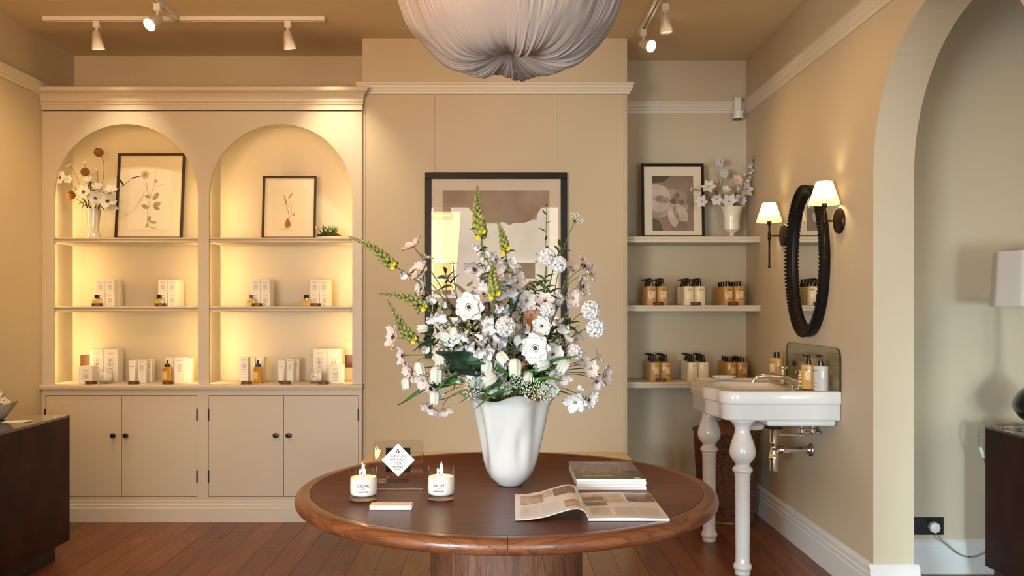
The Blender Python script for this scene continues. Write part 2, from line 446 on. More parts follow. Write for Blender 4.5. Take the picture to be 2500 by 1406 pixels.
def silk():
    k = NT('pleated_silk'); k.n.remove(k.b)
    d = k.node('ShaderNodeBsdfDiffuse'); d.inputs[0].default_value = (0.42, 0.40, 0.40, 1)
    t = k.node('ShaderNodeBsdfTranslucent'); t.inputs[0].default_value = (0.40, 0.36, 0.34, 1)
    mx = k.node('ShaderNodeMixShader'); mx.inputs[0].default_value = 0.25
    k.link(d.outputs[0], mx.inputs[1]); k.link(t.outputs[0], mx.inputs[2]); k.link(mx.outputs[0], k.out.inputs[0]); return k.m
M['silk'] = silk()
def shade_mat(name, col, f):
    k = NT(name); k.n.remove(k.b)
    d = k.node('ShaderNodeBsdfDiffuse'); d.inputs[0].default_value = (*col, 1)
    t = k.node('ShaderNodeBsdfTranslucent'); t.inputs[0].default_value = (*col, 1)
    mx = k.node('ShaderNodeMixShader'); mx.inputs[0].default_value = f
    k.link(d.outputs[0], mx.inputs[1]); k.link(t.outputs[0], mx.inputs[2]); k.link(mx.outputs[0], k.out.inputs[0]); return k.m
M['shade'] = shade_mat('pleated_lampshade', (0.86, 0.78, 0.62), 0.45)
M['wshade'] = shade_mat('white_lampshade', (0.80, 0.75, 0.70), 0.2)
M['headgl'] = mat('frosted_spot_head', (0.80, 0.74, 0.66), 0.25, trans=0.3)
# ------------------------------------------------------------------ the room
ZC = 2.915; XL = -2.77; XR = 1.61; XR2 = 1.787; YB = 5.77; YBL = 5.67; YF = -1.6; YS = 4.26; XS = 5.2
BX0, BX1, YBR = -0.844, 0.755, 5.29          # chimney breast
# floor: sub-base with planks as pieces
fl = struct('floor', MB().box(XL - .1, XS, YF - .1, YB + .1, -0.06, -0.0105), M['under'])
PW = 0.134
plmesh = {}
def plank(x, y0, y1, w=PW):
    L = round(y1 - y0, 3); key = (round(w, 3), L)
    if key not in plmesh:
        g = 0.0009
        mb = MB().box(g, w - g, g, L - g, 0, 0.0105)
        plmesh[key] = mb.mesh('plank', M['plank'])
    o = bpy.data.objects.new('plank', plmesh[key]); COL.objects.link(o); o.parent = fl
    o.location = (x, y0, -0.0105 + random.uniform(-0.0004, 0.0003))
rp = random.Random(3)
lens_ = [0.7, 0.9, 1.1, 1.35]
xi = XL
while xi < XR - 0.001:
    w = min(PW, XR - xi)
    y = -1.6 - rp.choice([0, .3, .6])
    while y < YB:
        L = rp.choice(lens_) if y > 2.4 else 2.4
        y1 = min(y + L, YB)
        plank(xi, y, y1, w); y = y1
    xi += PW
# side room boards are never seen from the shop: one slab under them
struct('floor_side_room', MB().box(XR, XS, YF, YS + .3, -0.0104, -0.0002), M['plank'])

cm = MB().box(XL - .1, XS + .1, YF - .1, YB + .1, ZC, ZC + .08)
struct('ceiling', cm, M['ceil'])
struct('wall_left', MB().box(XL - .1, XL, YF, YB, 0, ZC), M['wall'])
struct('wall_back_left', MB().box(XL - .1, BX0 + .02, YBL, YBL + .1, 0, ZC), M['wall'])
struct('wall_back_right', MB().box(BX1 - .02, XR + .1, YB, YB + .1, 0, ZC), M['wall'])
struct('wall_chimney_breast', MB().box(BX0, BX1, YBR, YB, 0, ZC), M['wall'])
# rounded corner beads of the breast
for nm, bx in (('trim_breast_left', BX0 + .014), ('trim_breast_right', BX1 - .014)):
    struct(nm, MB().lathe([(0.0075, 0.42), (0.0075, 2.57)], (bx, YBR, 0), 12), M['wall'], smooth=True)
# right wall with the arched opening into the side room
AY0, AY1, AZS = 2.587, 3.797, 1.87
wr = MB().box(XR, XR2, YF, AY0, 0, ZC).box(XR, XR2, AY1, YB, 0, ZC)
wr.arch(AY0, AY1, AZS, ZC, XR, XR2, axis='y', n=48)
struct('wall_right', wr, M['wall'])
struct('wall_side_room_back', MB().box(XR2, XS, YS, YS + .1, 0, ZC), M['wall'])
struct('wall_side_room_right', MB().box(XS, XS + .1, YF, YS + .1, 0, ZC), M['wall'])
# shop front behind the camera: plinth, header, piers and three panes
wf = MB().box(XL - .1, XS, YF - .15, YF, 0, 0.45).box(XL - .1, XS, YF - .15, YF, 2.72, ZC)
for a, b in ((XL - .1, -2.62), (-1.22, -1.14), (0.82, 0.90), (1.60, 2.15), (4.45, XS)):
    wf.box(a, b, YF - .15, YF, 0.45, 2.72)
struct('wall_front', wf, M['wall'])
for i, (a, b) in enumerate(((-2.62, -1.22), (-1.14, 0.82), (0.90, 1.60), (2.15, 4.45))):
    w = MB()
    for q0, q1 in ((a, a + .04), (b - .04, b)): w.box(q0, q1, YF - .11, YF - .05, .45, 2.72)
    w.box(a, b, YF - .11, YF - .05, .45, .50).box(a, b, YF - .11, YF - .05, 2.67, 2.72)
    o = struct('window_%d' % (i + 1), w, M['white'])
    MB().box(a + .04, b - .04, YF - .083, YF - .079, .50, 2.67).build('pane', M['pane'], o)

# skirtings
def sk_prof(y, s=-1, h=0.178, t=0.022):      # (offset, z), s = direction into the room
    return [(y, 0), (y + s * t, 0), (y + s * t, h * .62), (y + s * (t - .004), h * .66), (y + s * (t - .002), h * .74), (y + s * (t - .008), h * .80),
            (y + s * (t - .007), h * .90), (y + s * .006, h * .97), (y, h)]
struct('baseboard_right', MB().extr(sk_prof(XR, -1), AY1 - .002, YB, 'y'), M['wtrim'])
struct('baseboard_right_near', MB().extr(sk_prof(XR, -1), YF, AY0 + .002, 'y'), M['wtrim'])
struct('baseboard_arch_jamb', MB().extr([(y, z) for y, z in sk_prof(AY1, -1)], XR - .020, XR2 + .020, 'x'), M['wtrim'])
struct('baseboard_side_room', MB().extr(sk_prof(YS, -1, h=.165), XR2, XS, 'x'), M['wtrim'])
struct('baseboard_side_room_left', MB().extr(sk_prof(XR2, 1), AY1 - .002, YS, 'y'), M['wtrim'])
struct('baseboard_back', MB().extr(sk_prof(YB, -1, h=.165), BX1, XR, 'x'), M['wtrim'])
struct('baseboard_left', MB().extr(sk_prof(XL, 1, h=.165), YF, 5.24, 'y'), M['wtrim'])
# picture rails
def rail_prof(y, s, z0, z1, t=0.045):
    h = z1 - z0
    return [(y, z0), (y + s * t * .35, z0), (y + s * t * .42, z0 + h * .22), (y + s * t * .62, z0 + h * .26), (y + s * t * .66, z0 + h * .45), (y + s * t * .82, z0 + h * .52),
            (y + s * t * .86, z0 + h * .74), (y + s * t, z0 + h * .82), (y + s * t, z1), (y, z1)]
struct('trim_rail_left', MB().extr(rail_prof(XL, 1, 2.560, 2.628), YF, YBL, 'y'), M['trim'])
struct('trim_rail_right', MB().extr(rail_prof(XR, -1, 2.556, 2.640, .03), YF, YB, 'y'), M['trim'])
struct('trim_rail_back', MB().extr(rail_prof(YB, -1, 2.565, 2.640, .03), BX1, XR, 'x'), M['trim'])
rb = MB(); pr = rail_prof(YBR, -1, 2.575, 2.640, .05)
def rx(p, side):
    off = (YBR - p[0])
    return (BX0 - off * .7) if side < 0 else (BX1 + off * .7)
n = len(pr)
rb.add([(rx(p, -1), p[0], p[1]) for p in pr] + [(rx(p, 1), p[0], p[1]) for p in pr],
       [(i, (i + 1) % n, (i + 1) % n + n, i + n) for i in range(n)] + [tuple(range(n))[::-1], tuple(range(n, 2 * n))])
struct('trim_rail_breast', rb, M['trim'])
struct('trim_rail_breast_side', MB().extr(rail_prof(BX1, 1, 2.575, 2.640, .035), YBR, YB, 'y'), M['trim'])

# ------------------------------------------------------------------ street outside (seen only as a reflection in the picture glass)
struct('street_ground', MB().box(-14, 14, -16, YF - .16, -0.12, -0.05), mat('asphalt', (0.30, 0.29, 0.28), 0.9, var=.2, scale=4))
M['stonef'] = mat('limestone_front', lin(206, 198, 184), 0.9, col2=lin(186, 176, 158), scale=3)
def house(x0, x1, name, label, col):
    t = thing(name, (x0, -14, 0), label, 'building')
    MB().box(x0, x1, -14.5, -13, 0, 6.5).build('wall', col, t)
    nwin = max(1, int((x1 - x0) / 2.2))
    for k in range(nwin):
        for z in (1.0, 3.7):
            cx = x0 + (k + .5) * (x1 - x0) / nwin
            fr = MB()
            for a in (-.55, -.02, .51): fr.box(cx + a, cx + a + .05, -13, -12.93, z, z + 1.5)
            for a in (0, .48, .97, 1.45): fr.box(cx - .55, cx + .56, -13, -12.93, z + a, z + a + .05)
            f = fr.build('window_frame', M['white'], t)
            MB().box(cx - .5, cx + .51, -12.99, -12.97, z + .03, z + 1.47).build('pane', M['cap'], f)
    MB().extr([(x0, 6.5), (x1, 6.5), (x1, 6.7), ((x0 + x1) / 2, 8.4), (x0, 6.7)], -14.6, -12.8, 'y').build('roof', M['dkframe'], t)
house(-9, -3.2, 'street_house', 'pale stone house across the street with small paned windows', M['stonef'])
house(-3.0, 1.5, 'street_house', 'cream rendered house across the street with white windows', mat('cream_render', (.6,.58,.52), .9))
house(1.7, 8.5, 'street_house', 'honey coloured house across the street beyond the cars', M['stonef'])
def car(x, y, name, label, colr):
    t = thing(name, (x, y, -.05), label, 'car')
    prof = [(-2.1, .35), (2.1, .35), (2.15, .75), (1.9, .95), (1.1, 1.05), (.6, 1.48), (-.9, 1.52), (-1.6, 1.1), (-2.1, 1.0)]
    MB().extr([(x + a, b) for a, b in prof], y - .85, y + .85, 'y').xf(Matrix()).build('body', colr, t, bevel=.08)
    g = [(x - 1.45, 1.08), (x + 1.0, 1.06), (x + .55, 1.42), (x - .85, 1.46)]
    MB().extr(g, y - .87, y + .87, 'y').build('side_window', M['cap'], t)
    for a in (-1.35, 1.35):
        for b in (-.80, .80):
            MB().lathe([(.33, -.1), (.33, .1)], n=20).xf(Matrix.Translation((x + a, y + b, .28)) @ Matrix.Rotation(PI / 2, 4, 'X')).build('wheel', M['cap'], t)
car(-1.0, -5.4, 'parked_car', 'silver parked car nearest the shop window', mat('silver_car_paint', (.62, .64, .68), .25, metal=.3, coat=1))
car(2.0, -9.2, 'parked_car', 'white parked car on the far side of the street', mat('white_car_paint', (.8, .8, .8), .25, coat=1))

# ------------------------------------------------------------------ alcove cabinet with two arched niches
YC = 5.27
CX0, CX1 = XL + .001, BX0 - .001
nich = [(PX(130, YC), PX(483, YC)), (PX(510, YC), PX(860, YC))]
ZN0 = 0.8265
cab = thing('display_cabinet', ((CX0 + CX1) / 2, YC, 0), 'cream painted built-in cabinet with two lit arched niches over four cupboard doors', 'cabinet')
ztopf = 2.47
ff = MB()
zs = [2.3925 - (b - a) / 2 for a, b in nich]
ff.box(CX0, nich[0][0], YC, YC + .022, ZN0, ztopf)
ff.box(nich[0][1], nich[1][0], YC, YC + .022, ZN0, ztopf)
ff.box(nich[1][1], CX1, YC, YC + .022, ZN0, ztopf)
for (a, b), z in zip(nich, zs): ff.arch(a, b, z, ztopf, YC, YC + .022, 'x', 48)
ff.build('face_frame', M['cab'], cab)
# niche linings
for (a, b) in nich:
    a2, b2 = a - .022, b + .022
    if b2 > -1.2: b2 = CX1 - .004
    m = MB()
    m.box(a2 - .015, a2, YC + .022, 5.56, ZN0, 2.44).box(b2, min(b2 + .015, CX1), YC + .022, 5.56, ZN0, 2.44)
    m.box(a2 - .015, b2 + .003, 5.555, 5.57, ZN0, 2.44)
    m.box(a2 - .015, b2 + .003, YC + .022, 5.57, 2.43, 2.445)
    m.build('niche_lining', M['cab'], cab)
    # strips of LEDs on the back of the face frame
    for xx, s in ((a - .020, 1), (b + .004, -1)):
        for z0, z1 in ((ZN0 + .02, 1.25), (1.305, 1.66), (1.722, 2.02)):
            MB().box(xx, xx + .016, YC + .0225, YC + .0275, z0, z1).build('led_strip', M['led'], cab)
    zsp = 2.3925 - (b - a) / 2; cxa = (a + b) / 2; ra = (b - a) / 2
    am = MB(); N = 24
    for q in range(N + 1):
        th = PI * (.10 + .80 * q / N); c_, s_ = math.cos(th), math.sin(th)
        for rr in (ra + .006, ra + .018):
            for yy in (YC + .0225, YC + .0275): am.v.append((cxa + rr * c_, yy, zsp + rr * s_))
    for q in range(N):
        a_ = q * 4; b_ = a_ + 4
        am.f += [(a_, a_ + 1, b_ + 1, b_), (a_ + 1, a_ + 3, b_ + 3, b_ + 1), (a_ + 3, a_ + 2, b_ + 2, b_ + 3), (a_ + 2, a_, b_, b_ + 2)]
    am.build('led_strip', M['led2'], cab)
    for nz, zt, zb in ((1, 1.711, 1.676), (2, 1.295, 1.260)):
        pr = [(YC + .014, zb + .004), (YC + .010, zb + .008), (YC + .010, zb + .015), (YC + .016, zb + .018), (YC + .016, zb + .021), (YC + .006, zb + .025), (YC + .006, zt - .003), (YC + .010, zt), (5.555, zt), (5.555, zb), (YC + .02, zb)]
        MB().extr(pr, a + .0005, b - .0005, 'x').build('shelf', M['cab'], cab)
# worktop
pr = [(YC - .034, ZN0 - .004), (YC - .036, ZN0 - .012), (YC - .033, ZN0 - .028), (YC + .30, ZN0 - .028), (YC + .30, ZN0), (YC - .030, ZN0)]
MB().extr(pr, CX0, CX1 + .006, 'x').build('worktop', M['cab'], cab)
# base carcass front
YD = 5.262
def dz(py): return PZ(py, YD)
doors = [(110, 297, 480, 'l'), (297, 481, 481, 'r'), (509, 692, 509, 'l'), (692, 875, 875, 'r')]
zt_, zb_ = dz(965), dz(1213)
bf = MB()
def bb(x0, x1, z0, z1): bf.box(x0, x1, YD, YD + .02, z0, z1)
xs = [PX(110, YD), PX(481, YD), PX(509, YD), PX(875, YD)]
bb(CX0, xs[0], .1, ZN0 - .028); bb(xs[1], xs[2], .1, ZN0 - .028); bb(xs[3], CX1, .1, ZN0 - .028)
for a, b in ((xs[0], xs[1]), (xs[2], xs[3])): bb(a, b, zt_, ZN0 - .028); bb(a, b, .1, zb_)
bf.build('base_frame', M['cab'], cab)
MB().box(CX0, CX1, YD + .021, 5.56, .1, ZN0 - .029).build('carcass', M['dkframe'], cab)
for i, (a, b, hx, sd) in enumerate(doors):
    x0, x1 = PX(a, YD) + .002, PX(b, YD) - .002
    d = MB().box(x0, x1, YD + .001, YD + .0205, zb_ + .003, zt_ - .003).build('door', M['cab'], cab)
    kx = PX({0: 279, 1: 310, 2: 675, 3: 706}[i], YD); kz = dz(1062)
    kn = MB().lathe([(.006, 0), (.006, .012), (.015, .017), (.018, .024), (.015, .031), (.004, .034)], n=20, sx=1.0, sy=.8)
    kn.xf(Matrix.Translation((kx, YD + .001, kz)) @ Matrix.Rotation(PI / 2, 4, 'X'))
    kn.build('knob', M['black'], d, smooth=True)
    hxw = x0 - .002 if i in (0, 2) else x1 + .002
    for py in (1012, 1163):
        MB().lathe([(.0045, -.036), (.0045, .036)], (hxw, YD - .0005, dz(py)), 10).build('hinge', M['black'], d, smooth=True)
# skirting of the cabinet
MB().extr([(YC, .098), (YC, 0), (YC - .020, 0), (YC - .020, dz(1240)), (YC - .016, dz(1238)), (YC - .016, dz(1232)), (YC - .010, dz(1229)), (YC - .010, dz(1222)), (YC - .006, dz(1218)), (YC, dz(1218))],
          CX0, CX1, 'x').build('plinth', M['trim'], cab)
# cornice
zc0 = PZ(268, 5.255)
def cz(py): return PZ(py, 5.20)
cp = [(YC + .10, zc0), (YC - .012, zc0), (YC - .012, zc0 + .032), (YC - .020, zc0 + .034), (YC - .022, zc0 + .042), (YC - .018, zc0 + .046)]
for i in range(7):
    t = i / 6
    cp.append((YC - .022 - .058 * (1 - math.cos(t * PI / 2)), zc0 + .048 + .050 * math.sin(t * PI / 2)))
cp += [(YC - .084, zc0 + .100), (YC - .088, zc0 + .108), (YC - .088, zc0 + .120), (YC - .084, zc0 + .124), (YC + .10, zc0 + .124)]
co = MB(); n = len(cp)
def cright(y): return CX1 + max(0, (YC - y)) * .55
co.add([(CX0, p[0], p[1]) for p in cp] + [(cright(p[0]), p[0], p[1]) for p in cp],
       [(i, (i + 1) % n, (i + 1) % n + n, i + n) for i in range(n)] + [tuple(range(n))[::-1], tuple(range(n, 2 * n))])
co.build('cornice', M['cab'], cab)
MB().box(CX0, CX1, YC + .1, YBL, 2.50, 2.52).build('top_board', M['cab'], cab)

# ------------------------------------------------------------------ right alcove shelves (each a thing)
def ashelf(zt, zb, label):
    t = [(5.452, zb + .004), (5.456, zb), (YB, zb), (YB, zt), (5.456, zt), (5.450, zt - .004), (5.450, zt - .012), (5.456, zt - .015), (5.456, zt - .018), (5.450, zt - .021)]
    o = MB().extr(t, BX1 + .001, XR - .001, 'x').build('wall_shelf', M['trim'])
    return tag(o, label, 'shelf', 'painted shelves in the right alcove')
ashelf(1.731, 1.693, 'cream painted alcove shelf carrying the framed flower photograph and cream vase')
ashelf(1.303, 1.264, 'cream painted middle alcove shelf with three bottle groups level with the mirror')
ashelf(0.823, 0.785, 'cream painted lowest alcove shelf running behind the washbasin')
# bench in front of the breast
bn = thing('bench', (0, 5.0, 0), 'low cream bench against the chimney breast behind the round table', 'bench')
bx0, bx1, by0, by1 = -.812, .752, 4.78, 5.288
r = .07; pts = []
for cx_, cy_, a0 in ((bx1 - r, by1 - .001, None), (bx0 + r, by1 - .001, None), (bx0 + r, by0 + r, PI), (bx1 - r, by0 + r, 1.5 * PI)):
    if a0 is None: pts.append((bx1, by1) if cx_ > 0 else (bx0 + .02, by1))
    else:
        for i in range(7): a = a0 + i / 6 * PI / 2; pts.append((cx_ + r * math.cos(a), cy_ + r * math.sin(a)))
MB().extr(pts, .34, .415, 'z').build('cushion', M['bench'], bn, bevel=.012)
MB().extr([(x * .985, y + (.008 if y < 5.2 else 0)) for x, y in pts], .0, .339, 'z').build('base', M['bench'], bn)

# ------------------------------------------------------------------ ceiling tracks
def track(x0, y0, x1, y1, label):
    d = Vector((x1 - x0, y1 - y0, 0)); L = d.length; a = math.atan2(d.y, d.x)
    t = thing('lighting_track', (x0, y0, ZC - .001), label, 'lighting track', rz=a)
    m = MB().box(0, L, -.017, -.006, -.022, 0).box(0, L, .006, .017, -.022, 0).box(0, L, -.006, .006, -.006, 0)
    m.build('rail', M['white'], t, local=True)
    for e0, e1 in ((-.012, .05), (L - .05, L + .012)): MB().box(e0, e1, -.018, .018, -.023, 0).build('end_cap', M['white'], t, local=True)
    return t
track(PX(112, 4.90), 4.90, -1.85, 4.90, 'white lighting track on the ceiling over the left niche')
track(-1.79, 4.90, PX(788, 4.90), 4.90, 'white lighting track on the ceiling over the right niche')
track(-1.82, 4.86, -1.82, 2.2, 'white lighting track running back over the cabinet towards the shop window')
track(0.815, 5.13, 0.815, 2.4, 'white lighting track right of the pendant running towards the alcove')
def head(x, y, aim, label, lit=True):
    t = thing('track_spotlight', (x, y, ZC - .024), label, 'spotlight', 'white track spotlights')
    MB().box(x - .018, x + .018, y - .014, y + .014, ZC - .062, ZC - .0235).build('adaptor', M['white'], t, bevel=.003)
    p = Vector((x, y, ZC - .105)); d = (Vector(aim) - p).normalized()
    MB().tube([(x, y, ZC - .062), (x, y, ZC - .085), p], .007).build('stem', M['white'], t, smooth=True)
    hd = MB().lathe([(.010, -.030), (.019, -.022), (.024, .0), (.030, .035), (.0365, .072), (.034, .072), (.026, .03), (.0, .004)], n=28, cap=False)
    R = rot_to(d); R.translation = p
    hd.xf(R).build('head', M['headgl'], t, smooth=True)
    MB().lathe([(.0005, .066), (.031, .066), (.031, .064), (.0005, .064)], n=24, cap=False).xf(R).build('lens', M['lens'] if lit else M['headgl'], t)
head(PX(236, 4.90), 4.90, (-2.25, 5.05, 2.2), 'white track spotlight over the left niche picture')
head(PX(703, 4.90), 4.90, (-1.14, 5.05, 2.3), 'white track spotlight at the right end over the right niche')
head(-1.82, 4.62, (-2.05, 4.1, 2.35), 'white track spotlight on the running-back track, lamp glowing towards the shop')
head(0.815, 5.05, (1.3, 4.3, 2.4), 'white track spotlight at the alcove end of the right track, lamp glowing')
head(0.86, 4.62, (1.0, 4.95, 2.2), 'white track spotlight second along the right track, turned away')
# path smoothing
def smooth_path(pts, n=6):
    pts = [Vector(p) for p in pts]; out = []
    for i in range(len(pts) - 1):
        p0, p1, p2, p3 = pts[max(i - 1, 0)], pts[i], pts[i + 1], pts[min(i + 2, len(pts) - 1)]
        for k in range(n):
            t = k / n
            out.append(.5 * ((2 * p1) + (-p0 + p2) * t + (2 * p0 - 5 * p1 + 4 * p2 - p3) * t * t + (-p0 + 3 * p1 - 3 * p2 + p3) * t ** 3))
    return out + [pts[-1]]
# ------------------------------------------------------------------ round table
TX, TY, TZ, TR = PX(1236.5, 2.735), 2.735, 0.74, 0.645
tb = thing('round_table', (TX, TY, 0), 'round dark oak pedestal table with bullnose edge holding the vase and magazines', 'table')
RI = 0.600
MB().lathe([(.001, .036), (RI - .0012, .036), (RI - .0006, .0365), (RI - .0006, .0), (.001, .0)][::-1], (TX, TY, TZ - .0365), 128, cap=False).build('tabletop', M['tabtop'], tb, smooth=True)
nseg = 8
def rimprof():
    th = .043; r = th / 2; R0 = TR - r * .95
    p = [(RI + .0006, -.0005), (RI + .0016, 0.0)]
    for i in range(13):
        a = PI / 2 - PI * i / 12
        p.append((R0 + r * .95 * math.cos(a), -r + r * math.sin(a)))
    p += [(RI + .0006, -th)]
    return p
rpf = rimprof()
for k in range(nseg):
    a0 = 2 * PI * k / nseg + math.radians(-90) + .0006 / TR; a1 = 2 * PI * (k + 1) / nseg + math.radians(-90) - .0006 / TR
    mb = MB(); N = 24; n = len(rpf); amid = (a0 + a1) / 2
    vs = [(r * math.cos(a0 + (a1 - a0) * i / N), r * math.sin(a0 + (a1 - a0) * i / N), z) for i in range(N + 1) for (r, z) in rpf]
    fs = [(i * n + j, (i + 1) * n + j, (i + 1) * n + (j + 1) % n, i * n + (j + 1) % n) for i in range(N) for j in range(n)]
    fs += [tuple(range(n)), tuple(range(N * n, N * n + n))[::-1]]
    mb.add(vs, fs)
    R = Matrix.Rotation(-(amid + PI / 2), 4, 'Z'); mb.xf(R)          # keep grain along the segment
    o = mb.build('edge_segment', M['tabrim'], tb, smooth=True, local=True)
    o.location = (0, 0, TZ); o.rotation_euler = (0, 0, amid + PI / 2)
MB().lathe([(.236, .012), (.236, .700), (.2, .703)], (TX, TY, 0), 96, fn=lambda r, z, a, j: (r - (.0025 if int(a / (2 * PI) * 96) % 6 == 0 else 0), z)).build('pedestal', M['pedoak'], tb, smooth=True, angle=50)
MB().lathe([(.26, 0), (.26, .012), (.24, .0125)], (TX, TY, 0), 64).build('foot', M['pedoak'], tb)

# ------------------------------------------------------------------ fluted ceramic vase
VX, VY = PX(1245, 2.74), 2.74
vz = TZ + .001
vprof = [(1189, .036), (1188, .039), (1183, .043), (1170, .0635), (1151, .0745), (1132, .080), (1112, .0835), (1093.6, .087), (1074, .0905), (1055, .094), (1036, .098), (1017, .102), (1007, .105), (997.6, .108), (990, .112), (983, .118), (976, .126), (970, .136), (966, .147), (965, .154)]
def vfn(inset):
    def f(r, z, a, j):
        t = min(1, max(0, (z - .035) / .25))
        am = .013 * math.sin(min(1, t * 1.25) * PI * .5) * (1 if t < .9 else 1)
        w = am * (math.cos(6 * a + .35 + .6 * t) * (.75 + .35 * math.sin(a * 2 + 1)) + .35 * math.cos(3 * a + 1.3))
        # dents pressed into the front
        for (ac, zc, dp) in ((-PI / 2 + .42, .135, .017), (-PI / 2 - .46, .125, .013), (-PI / 2 - 1.3, .15, .008)):
            da = math.atan2(math.sin(a - ac), math.cos(a - ac))
            w -= dp * math.exp(-(da / .26) ** 2 - ((z - zc) / .055) ** 2)
        rr = r + w * (1 if r > .06 else r / .06 * .3)
        zz = z
        if t > .86:
            q = (t - .86) / .14
            zz = z + q * .010 * math.cos(6 * a + 2.2) - q * .006
            rr = rr + q * .010 * math.cos(6 * a + 2.2) - q * .006
        return (max(.0005, rr - inset), zz)
    return f
vp = [(r, PZ(y, 2.74) - vz) for y, r in vprof]
z0 = vp[0][1]; vp = [(r, z - z0) for r, z in vp]
vase = thing('ruffled_vase', (VX, VY, vz), 'tall white ceramic vase with pinched folds and wavy rim on the round table', 'vase')
mb = MB()
out = MB().lathe(vp, (VX, VY, vz), 96, cap=False, fn=vfn(0)); inn = MB().lathe([(r, z + (.006 if i == 0 else 0)) for i, (r, z) in enumerate(vp)][::-1], (VX, VY, vz), 96, cap=False, fn=vfn(.004))
nv = len(out.v); mb.merge(out); mb.merge(inn)
top = (len(vp) - 1) * 96
for i in range(96):
    j = (i + 1) % 96; mb.f.append((top + i, top + j, nv + j, nv + i))
mb.f.append(tuple(range(96))[::-1])
last = nv + (len(vp) - 1) * 96; mb.f.append(tuple(range(last, last + 96)))
mb.build('body', M['china'], vase, smooth=True, angle=70)

# ------------------------------------------------------------------ candles
def candle(px, py_unused, y, label, turn, rot=0.0):
    x = PX(px, y); z = TZ
    t = thing('candle', (x, y, z), label, 'candle', 'lit candles in glass tumblers')
    MB().lathe([(.036, 0), (.0400, .002), (.0405, .006), (.0400, .013), (.034, .0135)], (x, y, z), 40).build('glass_base', M['gbase'], t, smooth=True)
    pr = [(.0403, .0136), (.0408, .03), (.0405, .05), (.0392, .075), (.0378, .094), (.0366, .0945), (.0372, .09), (.0384, .07), (.0395, .05), (.0396, .03), (.038, .0142)]
    MB().lathe(pr, (x, y, z), 48, cap=False).build('tumbler', M['tumbler'], t, smooth=True)
    w = MB().lathe([(.030, .0140), (.0355, .0160), (.0384, .021), (.0390, .033), (.0380, .062), (.0355, .0655), (.0, .064)], (x, y, z), 40, cap=False)
    w.build('wax', M['wax'], t, smooth=True)
    MB().tube([(x, y, z + .062), (x + .001, y, z + .069), (x + turn * .002, y, z + .072)], .0012).build('wick', M['inkdk'], t)
    fl = MB().lathe([(.0003, 0), (.0040, .005), (.0052, .011), (.0042, .020), (.0018, .031), (.0002, .038)], (0, 0, 0), 14)
    fl.v = [(a + turn * b2 * b2 * 3.5, c, b2) for a, c, b2 in [(v[0], v[1], v[2]) for v in fl.v]]
    fl.xf(Matrix.Translation((x, y, z + .070))).build('flame', M['flame'], t, smooth=True)
    light('candle_glow', 'POINT', (x, y - .001, z + .090), 0.25, (1.0, .6, .25), shadow_soft_size=.006)
    R = .0395
    def wrap(p):
        a = -PI / 2 + rot + (p[0]) / R
        return (x + (R + .0003 - p[1]) * math.cos(a), y + (R + .0003 - p[1]) * math.sin(a), z + p[2])
    m = MB()
    text_mb('GROVE', .0105, 0, .042, 0, m, .0001, wrap); text_mb('ANEMONE', .0062, 0, .0270, 0, m, .0001, wrap)
    text_mb('LONDON', .0030, 0, .0365, 0, m, .0001, wrap)
    m.build('lettering', M['inkdk'], t)
candle(888, 0, 2.53, 'lit white candle in a glass tumbler left of the acrylic award', -1, rot=.10)
candle(1077, 0, 2.54, 'lit white candle in a glass tumbler right of the acrylic award', .15, rot=-.12)

# matchbox
mx0, mx1 = PX(902, 2.40), PX(1005, 2.40)
t = thing('matchbox', ((mx0 + mx1) / 2, 2.42, TZ), 'slim white matchbox lying in front of the left candle', 'matchbox')
MB().box(mx0, mx1 - .002, 2.400, 2.401, TZ, TZ + .012).box(mx0, mx1 - .002, 2.440, 2.441, TZ, TZ + .012).box(mx0, mx1 - .002, 2.401, 2.440, TZ, TZ + .001).box(mx0, mx1 - .002, 2.401, 2.440, TZ + .011, TZ + .012).build('sleeve', M['paper'], t)
MB().box(mx0 + .002, mx1, 2.4015, 2.4395, TZ + .0012, TZ + .0105).build('tray', M['carton'], t)
MB().box(mx0 + .006, mx1 - .010, 2.3996, 2.400, TZ + .003, TZ + .009).build('striker', mat('striker_strip', (.70, .72, .74), .8), t)

# acrylic award
ax0, ax1, ay = PX(911, 2.66), PX(1033, 2.66), 2.66
t = thing('award_block', ((ax0 + ax1) / 2, ay, TZ), 'clear acrylic award block with a white diamond and lettering between the candles', 'award')
az0, az1 = TZ, PZ(1075, 2.66)
MB().box(ax0, ax1, ay, ay + .020, az0, az1).build('block', M['acryl'], t, bevel=.0012)
e = MB()
e.box(ax0 + .001, ax1 - .001, ay + .001, ay + .019, az1 - .0022, az1 - .0008).box(ax1 - .0022, ax1 - .0008, ay + .001, ay + .019, az0 + .002, az1 - .003).box(ax0 + .001, ax1 - .001, ay + .001, ay + .019, az0 + .0006, az0 + .0018)
e.build('bright_edge', M['acedge'], t)
acx = PX(972, ay); acz = PZ(1123, ay)
hw = PX(1002, ay) - acx
MB().box(acx - hw * 1.0, acx + hw, ay - .0006, ay - .0002, acz - hw, acz + hw).build('black_square', M['inkdk'], t)
dd = .0505
MB().add([(acx, ay - .001, acz - dd), (acx + dd, ay - .001, acz), (acx, ay - .001, acz + dd), (acx - dd, ay - .001, acz)], [(0, 1, 2, 3)]).build('diamond', M['paper'], t)
